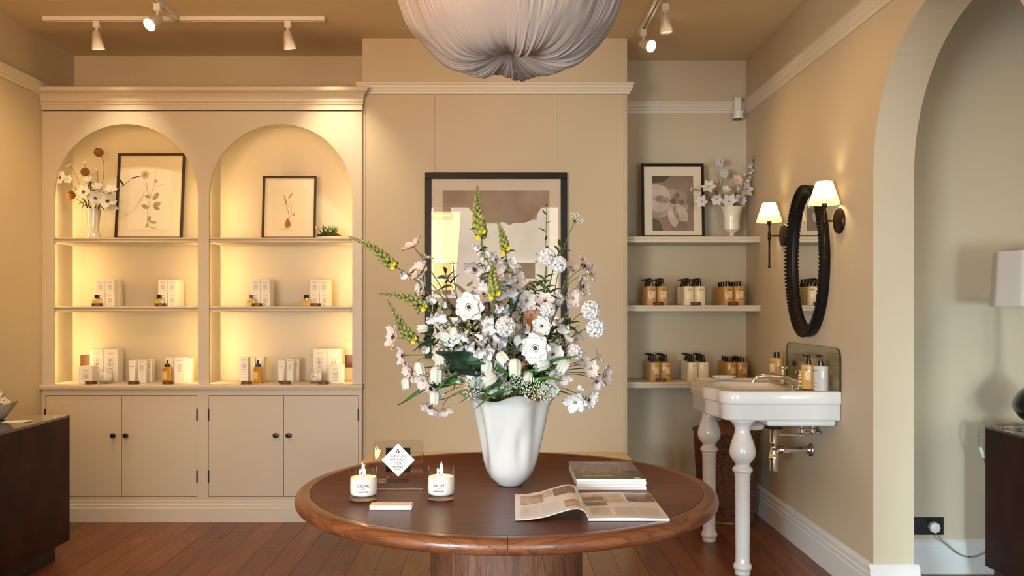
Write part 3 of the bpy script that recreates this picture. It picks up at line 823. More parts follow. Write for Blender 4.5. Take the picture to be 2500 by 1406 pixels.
for s_, sz_, dz_, ink_ in (('&', .020, .0215, 'inkdk'), ('2023', .0095, -.0135, 'inkdk'), ('HOMES', .0095, -.0235, 'inkdk'), ('& PROPERTY', .0045, -.029, 'inkgr'),
        ('DESIGN', .0125, .009, 'inkgr'), ('AWARDS', .0125, -.0025, 'inkgr'), ('BEST HOME FRAGRANCE', .0062, -.062, 'inkdk'), ('Lifestyle Candle Grove England', .0050, -.0685, 'inkdk')):
    text_mb(s_, sz_, acx, acz + dz_, ay - (.0013 if dz_ > -.05 else .0005)).build('lettering', M[ink_], t)

# ------------------------------------------------------------------ magazines
def patches(fn, lst, off, mb=None):
    mb = mb or MB()
    for (u0, u1, v0, v1) in lst:
        def g(a, b): 
            p = fn(u0 + (u1 - u0) * a, v0 + (v1 - v0) * b); return (p[0], p[1], p[2] + off)
        mb.grid(g, max(1, int((u1 - u0) * 16)), 1)
    return mb
M['sepia'] = mat('sepia_photo_print', lin(214, 190, 160), .45, col2=lin(150, 120, 90), scale=38, detail=3, coat=.3)
M['sepia2'] = mat('brown_photo_print', lin(150, 128, 104), .45, col2=lin(70, 58, 46), scale=60, detail=4, coat=.3)
M['greenpic'] = mat('garden_photo_print', lin(130, 130, 90), .45, col2=lin(70, 76, 44), scale=80, detail=4, coat=.3)
M['interior'] = mat('pale_interior_photo_print', lin(222, 212, 196), .45, col2=lin(160, 140, 118), scale=32, detail=5, coat=.3)
M['txt'] = mat('faint_text_ink', (0.62, 0.61, 0.60), .7)
M['gloss'] = mat('glossy_magazine_page', (.80, .82, .84), .32, coat=.35)
# open magazine
ox, oy0, oy1 = .2235, 2.276, 2.584
om = thing('open_magazine', (ox, 2.43, TZ), 'open glossy magazine with its left pages curling up on the table', 'magazine')
def lp(u, v, lift=0):       # u 0 (outer edge) .. 1 (spine)
    x = .0345 + (ox - .0345) * u
    K = [(0, .0018), (.2, .0035), (.4, .010), (.6, .0215), (.75, .0295), (.84, .0318), (.92, .029), (.97, .021), (1.0, .008)]
    for (a, za), (b_, zb2) in zip(K, K[1:]):
        if u <= b_ + 1e-9:
            q = (u - a) / (b_ - a); q2 = q; z = TZ + za + (zb2 - za) * q2; break
    return (x + (.003 * v), oy0 + (oy1 - oy0) * v, z + lift)
lo_ = MB().grid(lambda a, b: lp(a, b, 0), 40, 6); hi_ = MB().grid(lambda a, b: lp(a, b, .0012), 40, 6)
b = MB(); b.merge(lo_); b.merge(hi_)
k = 41 * 7
for i in range(40):
    b.f.append((i, i + 1, k + i + 1, k + i)); q = 41 * 6; b.f.append((q + i, k + q + i, k + q + i + 1, q + i + 1))
for j in range(6):
    b.f.append((41 * j, k + 41 * j, k + 41 * (j + 1), 41 * (j + 1)))
b.build('left_pages', M['gloss'], om, smooth=True)
MB().merge(MB().grid(lambda a, b: lp(a * .97, b, -.0014), 30, 4)).build('under_leaf', M['paper'], om, smooth=True)
def rpg(u, v): return (ox + .001 + (.4345 - ox) * u, oy0 + (oy1 - oy0) * v, TZ + .0062 + .0022 * math.sin(PI * min(1, u * 1.2)))
rm = MB(); g1 = MB().grid(rpg, 24, 4); rm.merge(g1)
rm.merge(MB().grid(lambda a, b: (rpg(a, b)[0], rpg(a, b)[1], TZ + .0004), 24, 4))
k = 25 * 5
for i in range(24): rm.f.append((i, k + i, k + i + 1, i + 1)); q = 25 * 4; rm.f.append((q + i, q + i + 1, k + q + i + 1, k + q + i))
for j in range(4):
    rm.f.append((25 * j, 25 * (j + 1), k + 25 * (j + 1), k + 25 * j)); rm.f.append((25 * j + 24, k + 25 * j + 24, k + 25 * (j + 1) + 24, 25 * (j + 1) + 24))
rm.build('right_pages', M['gloss'], om, smooth=True, angle=30)
lpf = lambda u, v: lp(u, v, .0012)
patches(lpf, [(.08, .42, .55, .88)], .0006).build('photo', M['sepia'], om)
patches(lpf, [(.58, .96, .62, .93)], .0006).build('photo', M['sepia2'], om)
patches(lpf, [(.70, .96, .10, .36)], .0006).build('photo', M['sepia'], om)
patches(lpf, [(.43, .57, .70, .93)], .0006).build('photo', M['interior'], om)
patches(rpg, [(.02, .58, .58, .96)], .0006).build('photo', M['interior'], om)
patches(rpg, [(.62, .99, .62, .97)], .0006).build('photo', M['sepia2'], om)
patches(rpg, [(.03, .30, .66, .80)], .0009).build('photo', M['sepia2'], om)
patches(rpg, [(.03, .32, .46, .60)], .0009).build('photo', M['greenpic'], om)
tx = MB()
for c0 in (.06, .37, .68):
    for i in range(12): patches(rpg, [(c0, c0 + .26 - (.08 if i == 11 else 0), .10 + i * .026, .104 + i * .026 + .006)], .0005, tx)
for c0 in (.08, .38):
    for i in range(13): patches(lpf, [(c0, c0 + .25, .10 + i * .028, .106 + i * .028)], .0004, tx)
o = tx.build('text_columns', M['txt'], om); o['kind'] = 'stuff'
# stack
sx0, sx1, sy0, sy1 = .226, .4372, 2.660, 2.967
labels = ['glossy magazine on top of the stack showing a country house and lawn', 'magazine second from the top of the stack behind the open one',
          'magazine third from the top of the stack behind the open one', 'bottom magazine of the stack behind the open one']
zs_ = TZ
cov = M['greenpic']
for i in range(4):
    lab = labels[3 - i]; dx = [.002, 0, .0015, .0][i]
    t = thing('magazine', ((sx0 + sx1) / 2, 2.81, zs_), lab, 'magazine', 'stacked magazines on the round table')
    MB().box(sx0 + dx, sx1 + dx - .001, sy0 + .0006, sy1, zs_ + .0004, zs_ + .0076).build('page_block', M['paper'], t)
    MB().box(sx0 + dx - .0006, sx0 + dx, sy0, sy1, zs_ + .0001, zs_ + .0079).build('spine', M['interior'], t)
    c = MB().box(sx0 + dx - .0006, sx1 + dx, sy0, sy1, zs_ + .0076, zs_ + .0080).build('cover', M['gloss'], t)
    if i == 3:
        zt2 = zs_ + .0081
        def cf(u, v): return (sx0 + dx + (sx1 - sx0) * u, sy0 + (sy1 - sy0) * v, zt2)
        M['skyp'] = mat('lilac_sky_print', lin(128, 122, 146), .4, col2=lin(146, 128, 134), scale=6, coat=.35)
        M['lawn'] = mat('lawn_print', lin(92, 94, 46), .4, col2=lin(66, 66, 40), scale=24, coat=.35)
        M['housep'] = mat('stone_house_print', lin(186, 148, 116), .4, col2=lin(84, 66, 52), scale=90, detail=1, coat=.35, stretch=(1, .4, 1))
        M['treep'] = mat('dark_tree_print', lin(62, 56, 44), .4, col2=lin(90, 84, 52), scale=50, coat=.35)
        cc = c
        patches(cf, [(0, 1, .46, 1)], .0001).build('sky_picture', M['skyp'], cc)
        patches(cf, [(0, 1, 0, .34)], .0001).build('lawn_picture', M['lawn'], cc)
        patches(cf, [(0, .72, .34, .55)], .0002).build('house_picture', M['housep'], cc)
        patches(cf, [(.72, 1, .34, .46), (0, .06, .34, .5)], .0003).build('tree_picture', M['treep'], cc)
        tl = MB()
        def flat(p): return (p[0], p[1] + 0, p[2])
        for s, size, u, v in (('CIOCIII', .034, .50, .84), ('RESIDENCES', .017, .33, .16)):
            vs, fs = text_verts(s, size, .0001)
            tl.add([(sx0 + (sx1 - sx0) * u + a, sy0 + (sy1 - sy0) * v + b2, zt2 + .0004 + c2) for a, b2, c2 in vs], fs)
        tl.build('title_lettering', mat('pale_cover_lettering', lin(214, 206, 206), .5), cc)
        patches(cf, [(.84, .93, .02, .08)], .0004).build('barcode_patch', M['paper'], cc)
    zs_ += .0081

# ------------------------------------------------------------------ dark counter on the left
ct = thing('display_counter', (-2.5, 3.2, 0), 'dark burl veneer counter with a glossy top at the left edge', 'counter')
cy1, cxr, czt = 4.50, PX(170, 4.50), .738
MB().box(XL + .02, cxr, 2.0, cy1, .095, czt - .012).build('body', M['burl'], ct)
MB().box(XL + .02, cxr + .001, 2.0 - .001, cy1 + .001, czt - .0115, czt).build('top', M['btop'], ct)
MB().box(XL + .06, PX(134, 4.46), 2.06, 4.46, 0, .0945).build('plinth', M['black'], ct)
# bowl with flowers on it
def bowl_fn(r, z, a, j):
    k = 1 + .06 * math.cos(5 * a + .4) * (z / .1); return (r * k, z + (.012 * math.cos(3 * a) * (z / .1) if z > .05 else 0))
bxp, byp = PX(-12, 4.32), 4.32
bz = czt + .0002
t = thing('flower_bowl', (bxp, byp, bz), 'stone white bowl on the dark counter at the left edge', 'bowl')
MB().lathe([(.03, 0), (.042, .004), (.065, .03), (.088, .06), (.102, .082), (.098, .082), (.084, .06), (.06, .03), (.03, .01)], (bxp, byp, bz), 48, cap=False, fn=bowl_fn).build('body', mat('stoneware_glaze', lin(196, 190, 178), .5, var=.15, scale=20), t, smooth=True)
MB().lathe([(.001, .045), (.070, .05), (.074, .046), (.05, .02), (.001, .02)], (bxp, byp, bz), 24, cap=False).build('moss', M['moss'], t, smooth=True)
# loose cards
def card(x, y, rz, w, d, z, label):
    o = MB().box(-w / 2, w / 2, -d / 2, d / 2, 0, .0012).build('paper_card', M['paper']); o.location = (x, y, z); o.rotation_euler = (0, 0, rz)
    tag(o, label, 'card', 'loose white cards on the left counter')
card(PX(32, 4.22), 4.235, -.05, .10, .055, czt + .0002, 'white paper card lying flat on the counter in front of the bowl')
card(PX(48, 4.23), 4.245, .12, .085, .055, czt + .0016, 'second white card overlapping the first, nearer the counter corner')

# ------------------------------------------------------------------ dark sideboard on the right with table lamp
sb = thing('display_counter', (2.6, 3.2, 0), 'dark burl veneer counter under the table lamp at the right edge', 'counter')
sxl = PX(2406, 4.06)
MB().box(sxl, 2.95, 2.3, 4.06, .095, czt - .008).build('body', M['burl'], sb)
MB().box(sxl - .001, 2.951, 2.299, 4.061, czt - .0075, czt + .002).build('top', M['btop'], sb)
MB().box(PX(2427, 4.02), 2.90, 2.36, 4.02, 0, .0945).build('plinth', M['black'], sb)
lx, ly = 2.395, 3.90; lz = czt + .0022
lamp = thing('table_lamp', (lx, ly, lz), 'table lamp with a scalloped white shade and round black base at the right edge', 'lamp')
MB().box(lx - .075, lx + .075, ly - .075, ly + .075, lz, lz + .030).build('plinth', M['gbase'], lamp, bevel=.002)
MB().lathe([(p.x, p.z) for p in smooth_path([(r_, 0, z_) for r_, z_ in [(.02, .0302), (.045, .036), (.085, .065), (.107, .105), (.104, .135), (.08, .175), (.045, .205), (.024, .235), (.018, .30), (.016, .50), (.012, .55)]], 5)], (lx, ly, lz), 64).build('body', mat('black_glazed_base', (.006, .006, .007), .08, coat=1), lamp, smooth=True)
def scal(r, z, a, j):
    return (r * (1 - .055 * abs(math.sin(4.5 * a + 1.65))), z)
shp = [(.198, .555), (.200, .557), (.186, .80), (.184, .80), (.196, .56)]
MB().lathe(shp, (lx, ly, lz), 144, cap=False, fn=scal).build('lamp_shade', M['wshade'], lamp, smooth=True)
# socket plate, plug, cord
t = thing('wall_socket', (2.06, YS, .22), 'black double wall socket above the side room skirting', 'socket')
zz0, zz1 = PZ(1305, YS), PZ(1262, YS)
MB().box(1.985, PX(2303, YS), YS - .006, YS - .0005, zz0, zz1).build('plate', mat('matt_black_plate', (.012, .011, .011), .4), t, bevel=.003)
MB().box(PX(2261, YS), PX(2273, YS), YS - .010, YS - .0062, zz1 - .03, zz1 - .010).build('switch', M['cap'], t)
pm = MB()
pc = PX(2248, YS)
pm.box(pc - .0035, pc + .0035, YS - .0066, YS - .0061, zz1 - .040, zz1 - .030).box(pc - .014, pc - .006, YS - .0066, YS - .0061, zz1 - .056, zz1 - .052).box(pc + .006, pc + .014, YS - .0066, YS - .0061, zz1 - .056, zz1 - .052)
pm.build('pin_slots', M['cap'], t)
cd = thing('lamp_plug', (PX(2290, YS), YS, .2), 'white plug and braided cord in the black socket behind the right counter', 'plug')
MB().lathe([(.026, 0), (.028, .008), (.026, .026), (.018, .030)], n=8).xf(Matrix.Translation((PX(2291, 4.2), YS - .0065, PZ(1290, 4.22))) @ Matrix.Rotation(PI / 2, 4, 'X')).build('plug_body', M['white'], cd, smooth=True, bevel=.002)
yy = 4.215
c1 = [P(2290, 1306, yy), P(2296, 1316, yy), P(2310, 1328, yy), P(2330, 1345, 4.22), P(2350, 1357, 4.22), P(2370, 1360, 4.22), P(2388, 1357, 4.2), P(2402, 1349, 4.18), P(2425, 1340, 4.14), P(2450, 1338, 4.13)]
MB().tube(smooth_path(c1), .0030).build('cord', M['cordm'], cd, smooth=True)
cw = lamp
c2 = [(lx - .05, ly + .03, czt + .008), (2.30, 3.97, czt + .006), (2.25, 4.04, czt + .0065), P(2402, 1030, 4.08), P(2394, 1037, 4.09), P(2390, 1055, 4.09), P(2389, 1075, 4.09), P(2393, 1092, 4.09)]
MB().tube(smooth_path(c2), .0033).build('cord', M['cordm'], cw, smooth=True)
sw = MB().box(-.006, .006, -.008, .008, -.026, .026)
a_ = P(2397, 1105, 4.09); sw.xf(Matrix.Translation(a_) @ Matrix.Rotation(-.33, 4, 'Y')).build('inline_switch', M['white'], cw, bevel=.003)
MB().tube(smooth_path([P(2402, 1118, 4.09), P(2404, 1128, 4.10), P(2412, 1150, 4.11), P(2425, 1240, 4.12)]), .003).build('cord', M['cordm'], cw, smooth=True)

# ------------------------------------------------------------------ washbasin
by0, by1, bxf, bzt = 4.14, 4.93, 1.045, .893
basin = thing('washbasin', (1.33, 4.53, 0), 'white ceramic console washbasin on two turned legs against the right wall', 'washbasin')
def rrect(x0, x1, y0, y1, r, bow=0.0, n=7, right_r=.012):
    pts = []
    # start at wall side near, go to front near, front far, wall far
    for (cx_, cy_, a0, rr) in ((x1 - right_r, y0 + right_r, -PI / 2 + PI / 2, right_r),):
        pass
    def arc(cx_, cy_, rr, a0, a1):
        for i in range(n + 1):
            a = a0 + (a1 - a0) * i / n; pts.append((cx_ + rr * math.cos(a), cy_ + rr * math.sin(a)))
    arc(x1 - right_r, y0 + right_r, right_r, 0, -PI / 2)
    arc(x0 + r, y0 + r, r, -PI / 2, -PI)
    for i in range(1, 16):
        t = i / 16; y = y0 + r + (y1 - y0 - 2 * r) * t
        s = max(0, min(1, (t - .10) / .16)) * max(0, min(1, (.90 - t) / .16)); s = s * s * (3 - 2 * s)
        pts.append((x0 - bow * s, y))
    arc(x0 + r, y1 - r, r, PI, PI / 2)
    arc(x1 - right_r, y1 - right_r, right_r, PI / 2, 0)
    return pts
def ring_stack(levels):
    mb = MB(); n = len(levels[0][0])
    for pts, z in levels: mb.v += [(p[0], p[1], z) for p in pts]
    for j in range(len(levels) - 1):
        for i in range(n):
            a = j * n + i; b = j * n + (i + 1) % n; mb.f.append((a, b, b + n, a + n))
    return mb, n
XW = XR - .001
def RR(ins, r=.075, bow=.035): return rrect(bxf + ins, XW - (0 if ins < .02 else .004), by0 + ins, by1 - ins, max(.02, r - ins * .5), bow)
lev = [(RR(.020), bzt - .141), (RR(.014), bzt - .138), (RR(.0115), bzt - .130), (RR(.0105), bzt - .066), (RR(.009), bzt - .063), (RR(.002), bzt - .060), (RR(.0), bzt - .054), (RR(.0), bzt - .010), (RR(.003), bzt - .003), (RR(.010), bzt), (RR(.016), bzt - .0005), (RR(.022), bzt - .006)]
mb, n = ring_stack(lev)
# top deck with an oval bowl
base = (len(lev) - 1) * n
ocx, ocy = (bxf + XW) / 2 - .045, (by0 + by1) / 2
outer = lev[-1][0]
def oval(s, pts=outer, rx_=.185, ry_=.255):
    o = []
    for p in pts:
        a = math.atan2((p[1] - ocy) / .36, (p[0] - ocx) / .25); o.append((ocx + rx_ * s * math.cos(a), ocy + ry_ * s * math.sin(a)))
    return o
for s, z in ((1.06, bzt - .007), (1.03, bzt - .005), (1.0, bzt - .008), (.96, bzt - .03), (.85, bzt - .075), (.6, bzt - .115), (.25, bzt - .130), (.09, bzt - .132)):
    pts = oval(s); k0 = len(mb.v); mb.v += [(p[0], p[1], z) for p in pts]
    for i in range(n):
        a = base + i; b = base + (i + 1) % n; mb.f.append((a, b, k0 + (i + 1) % n, k0 + i))
    base = k0
mb.f.append(tuple(range(base, base + n)))
mb.f.append(tuple(range(n))[::-1])
mb.build('basin', M['ceram'], basin, smooth=True, angle=50)
# underside of the bowl and rear block
MB().lathe([(.05, -.232), (.06, -.225), (.065, -.205), (.12, -.175), (.175, -.150), (.19, -.142)], (ocx + .01, ocy, bzt), 40, sy=1.25).build('bowl_underside', M['ceram'], basin, smooth=True)
MB().box(1.27, XW - .006, by0 + .055, by1 - .055, bzt - .172, bzt - .1415).build('rear_block', M['ceram'], basin, bevel=.012)
legp = [(.0625, .751), (.0625, .744), (.056, .738), (.047, .728), (.042, .722), (.037, .71), (.036, .698), (.039, .68), (.046, .662), (.055, .635), (.0615, .608), (.063, .590), (.059, .570), (.048, .553), (.038, .541), (.034, .533),
        (.036, .526), (.044, .518), (.0495, .508), (.047, .500), (.040, .494), (.038, .489), (.040, .485), (.038, .481), (.0365, .470), (.034, .10), (.0345, .062), (.038, .056), (.0445, .045), (.0450, .036), (.041, .026), (.036, .020), (.0375, .016), (.0375, .002), (.035, 0)][::-1]
for (gx, gy) in ((1.163, 4.235), (1.143, 4.835)):
    MB().lathe(legp, (gx, gy, 0), 36).build('leg', M['ceram'], basin, smooth=True, angle=55)
# splashback
sp = thing('glass_splashback', (XR - .01, 4.53, bzt), 'low smoked glass splashback behind the taps on the washbasin', 'splashback')
def spo(ins=0):
    pts = [(by0 + .005 + ins, bzt - .004 + ins), (by1 - .005 - ins, bzt - .004 + ins)]; zt2 = 1.097 - ins; r = .05 - ins
    for i in range(9): a = i / 8 * PI / 2; pts.append((by1 - .005 - ins - r + r * math.cos(a), zt2 - r + r * math.sin(a)))
    for i in range(9): a = PI / 2 + i / 8 * PI / 2; pts.append((by0 + .005 + ins + r + r * math.cos(a), zt2 - r + r * math.sin(a)))
    return pts
MB().extr([(p[0], p[1]) for p in spo(.0015)], XW - .011, XW - .006, 'x').build('glass', M['smoke'], sp)
o_, i_ = spo(0), spo(.0018); n = len(o_); e = MB()
for x in (XW - .0115, XW - .0045):
    e.v += [(x, *p) for p in o_] + [(x, *p) for p in i_]
for i in range(n):
    j = (i + 1) % n
    e.f += [(i, j, n + j, n + i), (2 * n + i, 3 * n + i, 3 * n + j, 2 * n + j), (i, 2 * n + i, 2 * n + j, j), (n + i, n + j, 3 * n + j, 3 * n + i)]
e.build('polished_edge', M['glassedge'], sp)
for gy in (4.36, 4.78):
    MB().lathe([(.013, 0), (.015, .004), (.011, .010)], n=16).xf(Matrix.Translation((XW - .0116, gy, .985)) @ Matrix.Rotation(-PI / 2, 4, 'Y')).build('fixing', M['bronze'], sp, smooth=True)
# taps
tp = thing('basin_taps', (1.50, 4.45, bzt), 'polished nickel cross-head taps with a long curved spout on the washbasin', 'tap')
def pillar(x, y, tall=1.0):
    m = MB().lathe([(.024, 0), (.026, .004), (.018, .010), (.013, .018), (.015, .026), (.019, .034), (.017, .044), (.012, .052), (.010, .062), (.013, .068), (.010, .076), (.006, .082)], (x, y, bzt - .006), 24)
    m.build('pillar', M['chrome'], tp, smooth=True, angle=60)
    h = MB(); zc = bzt + .080
    for a in (.3, .3 + PI / 2): h.tube([(x - .026 * math.cos(a), y - .026 * math.sin(a), zc), (x + .026 * math.cos(a), y + .026 * math.sin(a), zc)], .0036)
    for a in range(4): 
        q = .3 + a * PI / 2; h.sphere((x + .027 * math.cos(q), y + .027 * math.sin(q), zc), .0058, 10, 6)
    h.sphere((x, y, zc + .002), .010, 12, 8)
    h.build('cross_handle', M['chrome'], tp, smooth=True)
pillar(1.475, 4.33); pillar(1.475, 4.60)
MB().tube([(1.475, 4.33, bzt + .030), (1.475, 4.60, bzt + .030)], .008, 14).build('bridge', M['chrome'], tp, smooth=True)
MB().tube(smooth_path([(1.475, 4.45, bzt + .030), (1.44, 4.45, bzt + .044), (1.37, 4.45, bzt + .050), (1.315, 4.45, bzt + .048), (1.285, 4.45, bzt + .036), (1.272, 4.45, bzt + .016)]), [.009] * 31, 14).build('spout', M['chrome'], tp, smooth=True)
MB().lathe([(.014, 0), (.015, .01), (.010, .016), (.012, .022)], (1.475, 4.45, bzt - .006), 20).build('diverter', M['chrome'], tp, smooth=True)
# waste trap below
wt = thing('bottle_trap', (1.41, 4.55, .6), 'polished nickel bottle trap and waste pipe under the washbasin', 'waste pipe')
WX, WY = PX(1889, 4.55), 4.55
MB().lathe([(.030, .662), (.026, .655), (.024, .595)], (WX, WY, 0), 28).build('waste_tail', M['chrome'], wt, smooth=True)
MB().lathe([(.046, .6625), (.047, .667), (.045, .672)], (WX, WY, 0), 28).build('washer', M['cap'], wt)
MB().lathe([(.019, .595), (.021, .590), (.021, .582), (.017, .578), (.016, .560), (.020, .556), (.021, .545), (.026, .520), (.029, .512), (.029, .506), (.024, .502), (.0235, .448), (.021, .440), (.012, .438)][::-1], (WX, WY, 0), 28).build('bottle', M['chrome'], wt, smooth=True, angle=50)
pz_ = PZ(1098, WY)
MB().tube([(WX + .015, WY, pz_), (XW - .006, WY, pz_)], .0155, 20).build('outlet_pipe', M['chrome'], wt, smooth=True)
MB().lathe([(.021, 0), (.023, .003), (.023, .022), (.019, .026)], n=20).xf(Matrix.Translation((WX + .026, WY, pz_)) @ Matrix.Rotation(PI / 2, 4, 'Y')).build('union_nut', M['chrome'], wt, smooth=True)
MB().lathe([(.020, 0), (.024, .010), (.036, .014), (.038, .019), (.036, .023)], n=28).xf(Matrix.Translation((XW - .024, WY, pz_)) @ Matrix.Rotation(PI / 2, 4, 'Y')).build('wall_flange', M['chrome'], wt, smooth=True)
MB().tube([(WX + .02, WY - .02, .632), (WX + .14, WY - .05, .634)], .0035, 10).build('pop_up_rod', M['chrome'], wt, smooth=True)
MB().tube([(WX + .125, WY - .05, .700), (WX + .125, WY - .05, .625)], .0025, 8).build('lift_rod', M['chrome'], wt, smooth=True)
iv = thing('isolation_valves', (1.50, 4.35, .68), 'small nickel valves beneath the near tap under the washbasin', 'valve')
for k, (vx, vy) in enumerate(((PX(1958, 4.38), 4.38), (PX(1985, 4.38), 4.38))):
    MB().lathe([(.010, 0), (.014, .004), (.014, .016), (.009, .020), (.009, .046)], (vx, vy, .668), 16).sphere((vx, vy, .668), .014, 12, 8).tube([(vx, vy, .668), (vx + .035, vy, .664)], .007, 10).build('valve', M['chrome'], iv, smooth=True)
# soap shell dish
t = thing('soap_dish', (1.215, 4.80, bzt), 'small white scalloped soap dish on the far corner of the washbasin', 'soap dish')
def sh(r, z, a, j): return (r * (1 + .05 * math.cos(9 * a)), z)
MB().lathe([(.02, 0), (.035, .004), (.052, .020), (.054, .022), (.049, .019), (.030, .007), (.001, .006)], (PX(1768, 4.80), 4.80, bzt), 54, sx=1.25, sy=.75, fn=sh, cap=False).build('dish', M['ceram'], t, smooth=True)

# ------------------------------------------------------------------ woven hamper
hx, hy = 1.368, 5.34
hm = thing('laundry_basket', (hx, hy, 0), 'tall dark woven rattan basket with lid behind the washbasin leg', 'basket')
def weave(zlo, zhi, rf, rows, nst=72, amp=.0022):
    mb = MB(); N = nst * 2
    vs = []; 
    R = rows * 3
    for j in range(R + 1):
        z = zlo + (zhi - zlo) * j / R; row = j // 3; q = j % 3
        for i in range(N):
            a = 2 * PI * i / N
            over = math.cos(nst * a + PI * (row % 2))
            rr = rf(z) + (amp * over if q == 1 or q == 2 else -amp * .4) 
            vs.append((hx + rr * math.cos(a), hy + rr * math.sin(a), z))
    fs = [(j * N + i, j * N + (i + 1) % N, (j + 1) * N + (i + 1) % N, (j + 1) * N + i) for j in range(R) for i in range(N)]
    return mb.add(vs, fs)
hz = .535
w_ = weave(.008, hz, lambda z: .158 + .036 * (z / hz) ** .8, 52, 60, .0034)
# open the hand hole
keep = []
for f in w_.f:
    c = [sum(w_.v[i][k] for i in f) / 4 for k in range(3)]
    if abs(c[0] - (hx + .0)) < .045 and c[1] < hy and .452 < c[2] < .480: continue
    keep.append(f)
w_.f = keep
o = w_.build('weave', M['rattan'], hm)
MB().lathe([(.150, .005), (.150, .012), (.185, .53), (.180, .53), (.145, .02), (.001, .02)], (hx, hy, 0), 40, cap=False).build('inner_wall', mat('basket_inside', (.01, .006, .004), .9), hm)
hb = MB()
for z in (.4515, .4805): hb.tube([(hx - .05 + .1 * i / 8, hy - math.sqrt(max(0, .1915 ** 2 - (-.05 + .1 * i / 8) ** 2)), z) for i in range(9)], .004)
for s in (-.049, .049): hb.tube([(hx + s, hy - math.sqrt(.1915 ** 2 - s * s), .449), (hx + s, hy - math.sqrt(.1915 ** 2 - s * s), .483)], .005)
hb.build('handle', M['rattan'], hm, smooth=True)
MB().lathe([(.162, 0), (.166, .004), (.162, .016)], (hx, hy, 0), 48).build('foot_band', M['rattan'], hm, smooth=True)
def lid(r, z, a, j): return (r + .0018 * math.cos(60 * a + PI * (j % 2)), z)
lp_ = [(.199, hz + .001), (.202, hz + .008), (.199, hz + .016)]
for i in range(16): t_ = i / 15; lp_.append((.192 * (1 - t_) + .03 * t_, hz + .018 + .040 * math.sin(t_ * PI / 2)))
MB().lathe(lp_, (hx, hy, 0), 120, fn=lid).build('lid', M['rattan'], hm)
MB().lathe([(.03, hz + .0585), (.034, hz + .07), (.030, hz + .082), (.02, hz + .086)], (hx, hy, 0), 24).build('lid_knob', M['rattan'], hm, smooth=True)

# ------------------------------------------------------------------ oval mirror on the right wall
MY, MZ, MRY, MRZ = 4.553, 1.531, .266, .394
mr = thing('oval_mirror', (XR, MY, MZ), 'oval mirror with a beaded black frame on the wall over the washbasin', 'mirror')
def ov(ry_, rz_, x, n=96): return [(x, MY + ry_ * math.cos(2 * PI * i / n), MZ + rz_ * math.sin(2 * PI * i / n)) for i in range(n)]
def ovr(levels, n=96):
    mb = MB()
    for (ins, x) in levels: mb.v += ov(MRY - ins, MRZ - ins, x, n)
    for j in range(len(levels) - 1):
        for i in range(n): mb.f.append((j * n + i, j * n + (i + 1) % n, (j + 1) * n + (i + 1) % n, (j + 1) * n + i))
    return mb
ovr([(.004, XW), (.0, XW - .012), (.0, XW - .040), (.006, XW - .047), (.016, XW - .049), (.024, XW - .043), (.030, XW - .043), (.040, XW - .036), (.046, XW - .030), (.050, XW - .020), (.050, XW - .008)]).build('frame', M['ebony'], mr, smooth=True)
m = MB(); m.v += ov(MRY - .049, MRZ - .049, XW - .018); m.f.append(tuple(range(96))); m.build('glass', M['mirror'], mr)
bd = MB()
for ins, x, nb, r in ((.006, XW - .050, 118, .0085), (.044, XW - .036, 120, .0068)):
    for i in range(nb):
        a = 2 * PI * i / nb; bd.sphere((x, MY + (MRY - ins) * math.cos(a), MZ + (MRZ - ins) * math.sin(a)), r, 7, 5)
o = bd.build('beading', M['ebony'], mr, smooth=True); o['kind'] = 'stuff'

# ------------------------------------------------------------------ wall sconces
def sconce(y, sxp, zb, label):
    t = thing('wall_sconce', (XR, y, zb), label, 'wall light', 'dark bronze wall lights beside the mirror')
    MB().lathe([(.060, 0), (.062, .004), (.058, .014), (.030, .020)], n=32, sx=1.0, sy=1.0).xf(Matrix.Translation((XW, y, zb)) @ Matrix.Rotation(-PI / 2, 4, 'Y')).build('backplate', M['bronze'], t, smooth=True)
    MB().tube([(XW - .018, y, zb), (sxp, y, zb)], .0048, 12).build('arm', M['bronze'], t, smooth=True)
    MB().lathe([(.009, zb - .182), (.009, zb - .176), (.0055, zb - .174), (.0055, zb - .022), (.009, zb - .020), (.009, zb + .014), (.006, zb + .018), (.006, zb + .060), (.011, zb + .064), (.013, zb + .080), (.010, zb + .082)], (sxp, y, 0), 18).build('stem', M['bronze'], t, smooth=True, angle=60)
    MB().lathe([(.012, zb + .083), (.012, zb + .118)], (sxp, y, 0), 14).build('candle_sleeve', M['vasecream'], t, smooth=True)
    z1, z2 = zb + .077, zb + .187
    def pl(r, z, a, j): return (r + .0016 * (r / .07) * math.cos(28 * a) + .0022 * (r / .07) * math.cos(9 * a), z)
    MB().lathe([(.0715, z1), (.0365, z2)], (sxp, y, 0), 224, cap=False, fn=pl).build('lamp_shade', M['shade'], t, smooth=True)
    MB().lathe([(.005, z2 - .002), (.010, z2 + .001), (.006, z2 + .006)], (sxp, y, 0), 14).tube([(sxp, y, z2 - .002), (sxp, y, zb + .155)], .002).build('finial', M['bronze'], t)
    MB().sphere((sxp, y, zb + .135), .012, 12, 8, sz=1.5).build('bulb', mat('glowing_bulb', (1, .8, .5), .5, emit=(1, .72, .40), estr=25), t, smooth=True)
    light('sconce_lamp', 'POINT', (sxp, y, zb + .132), 3.0, SCOL, shadow_soft_size=.02)
sconce(4.99, 1.523, 1.698, 'dark bronze wall light with pleated cream shade on the far side of the mirror')
sconce(4.165, 1.533, 1.703, 'dark bronze wall light with pleated cream shade on the near side of the mirror')

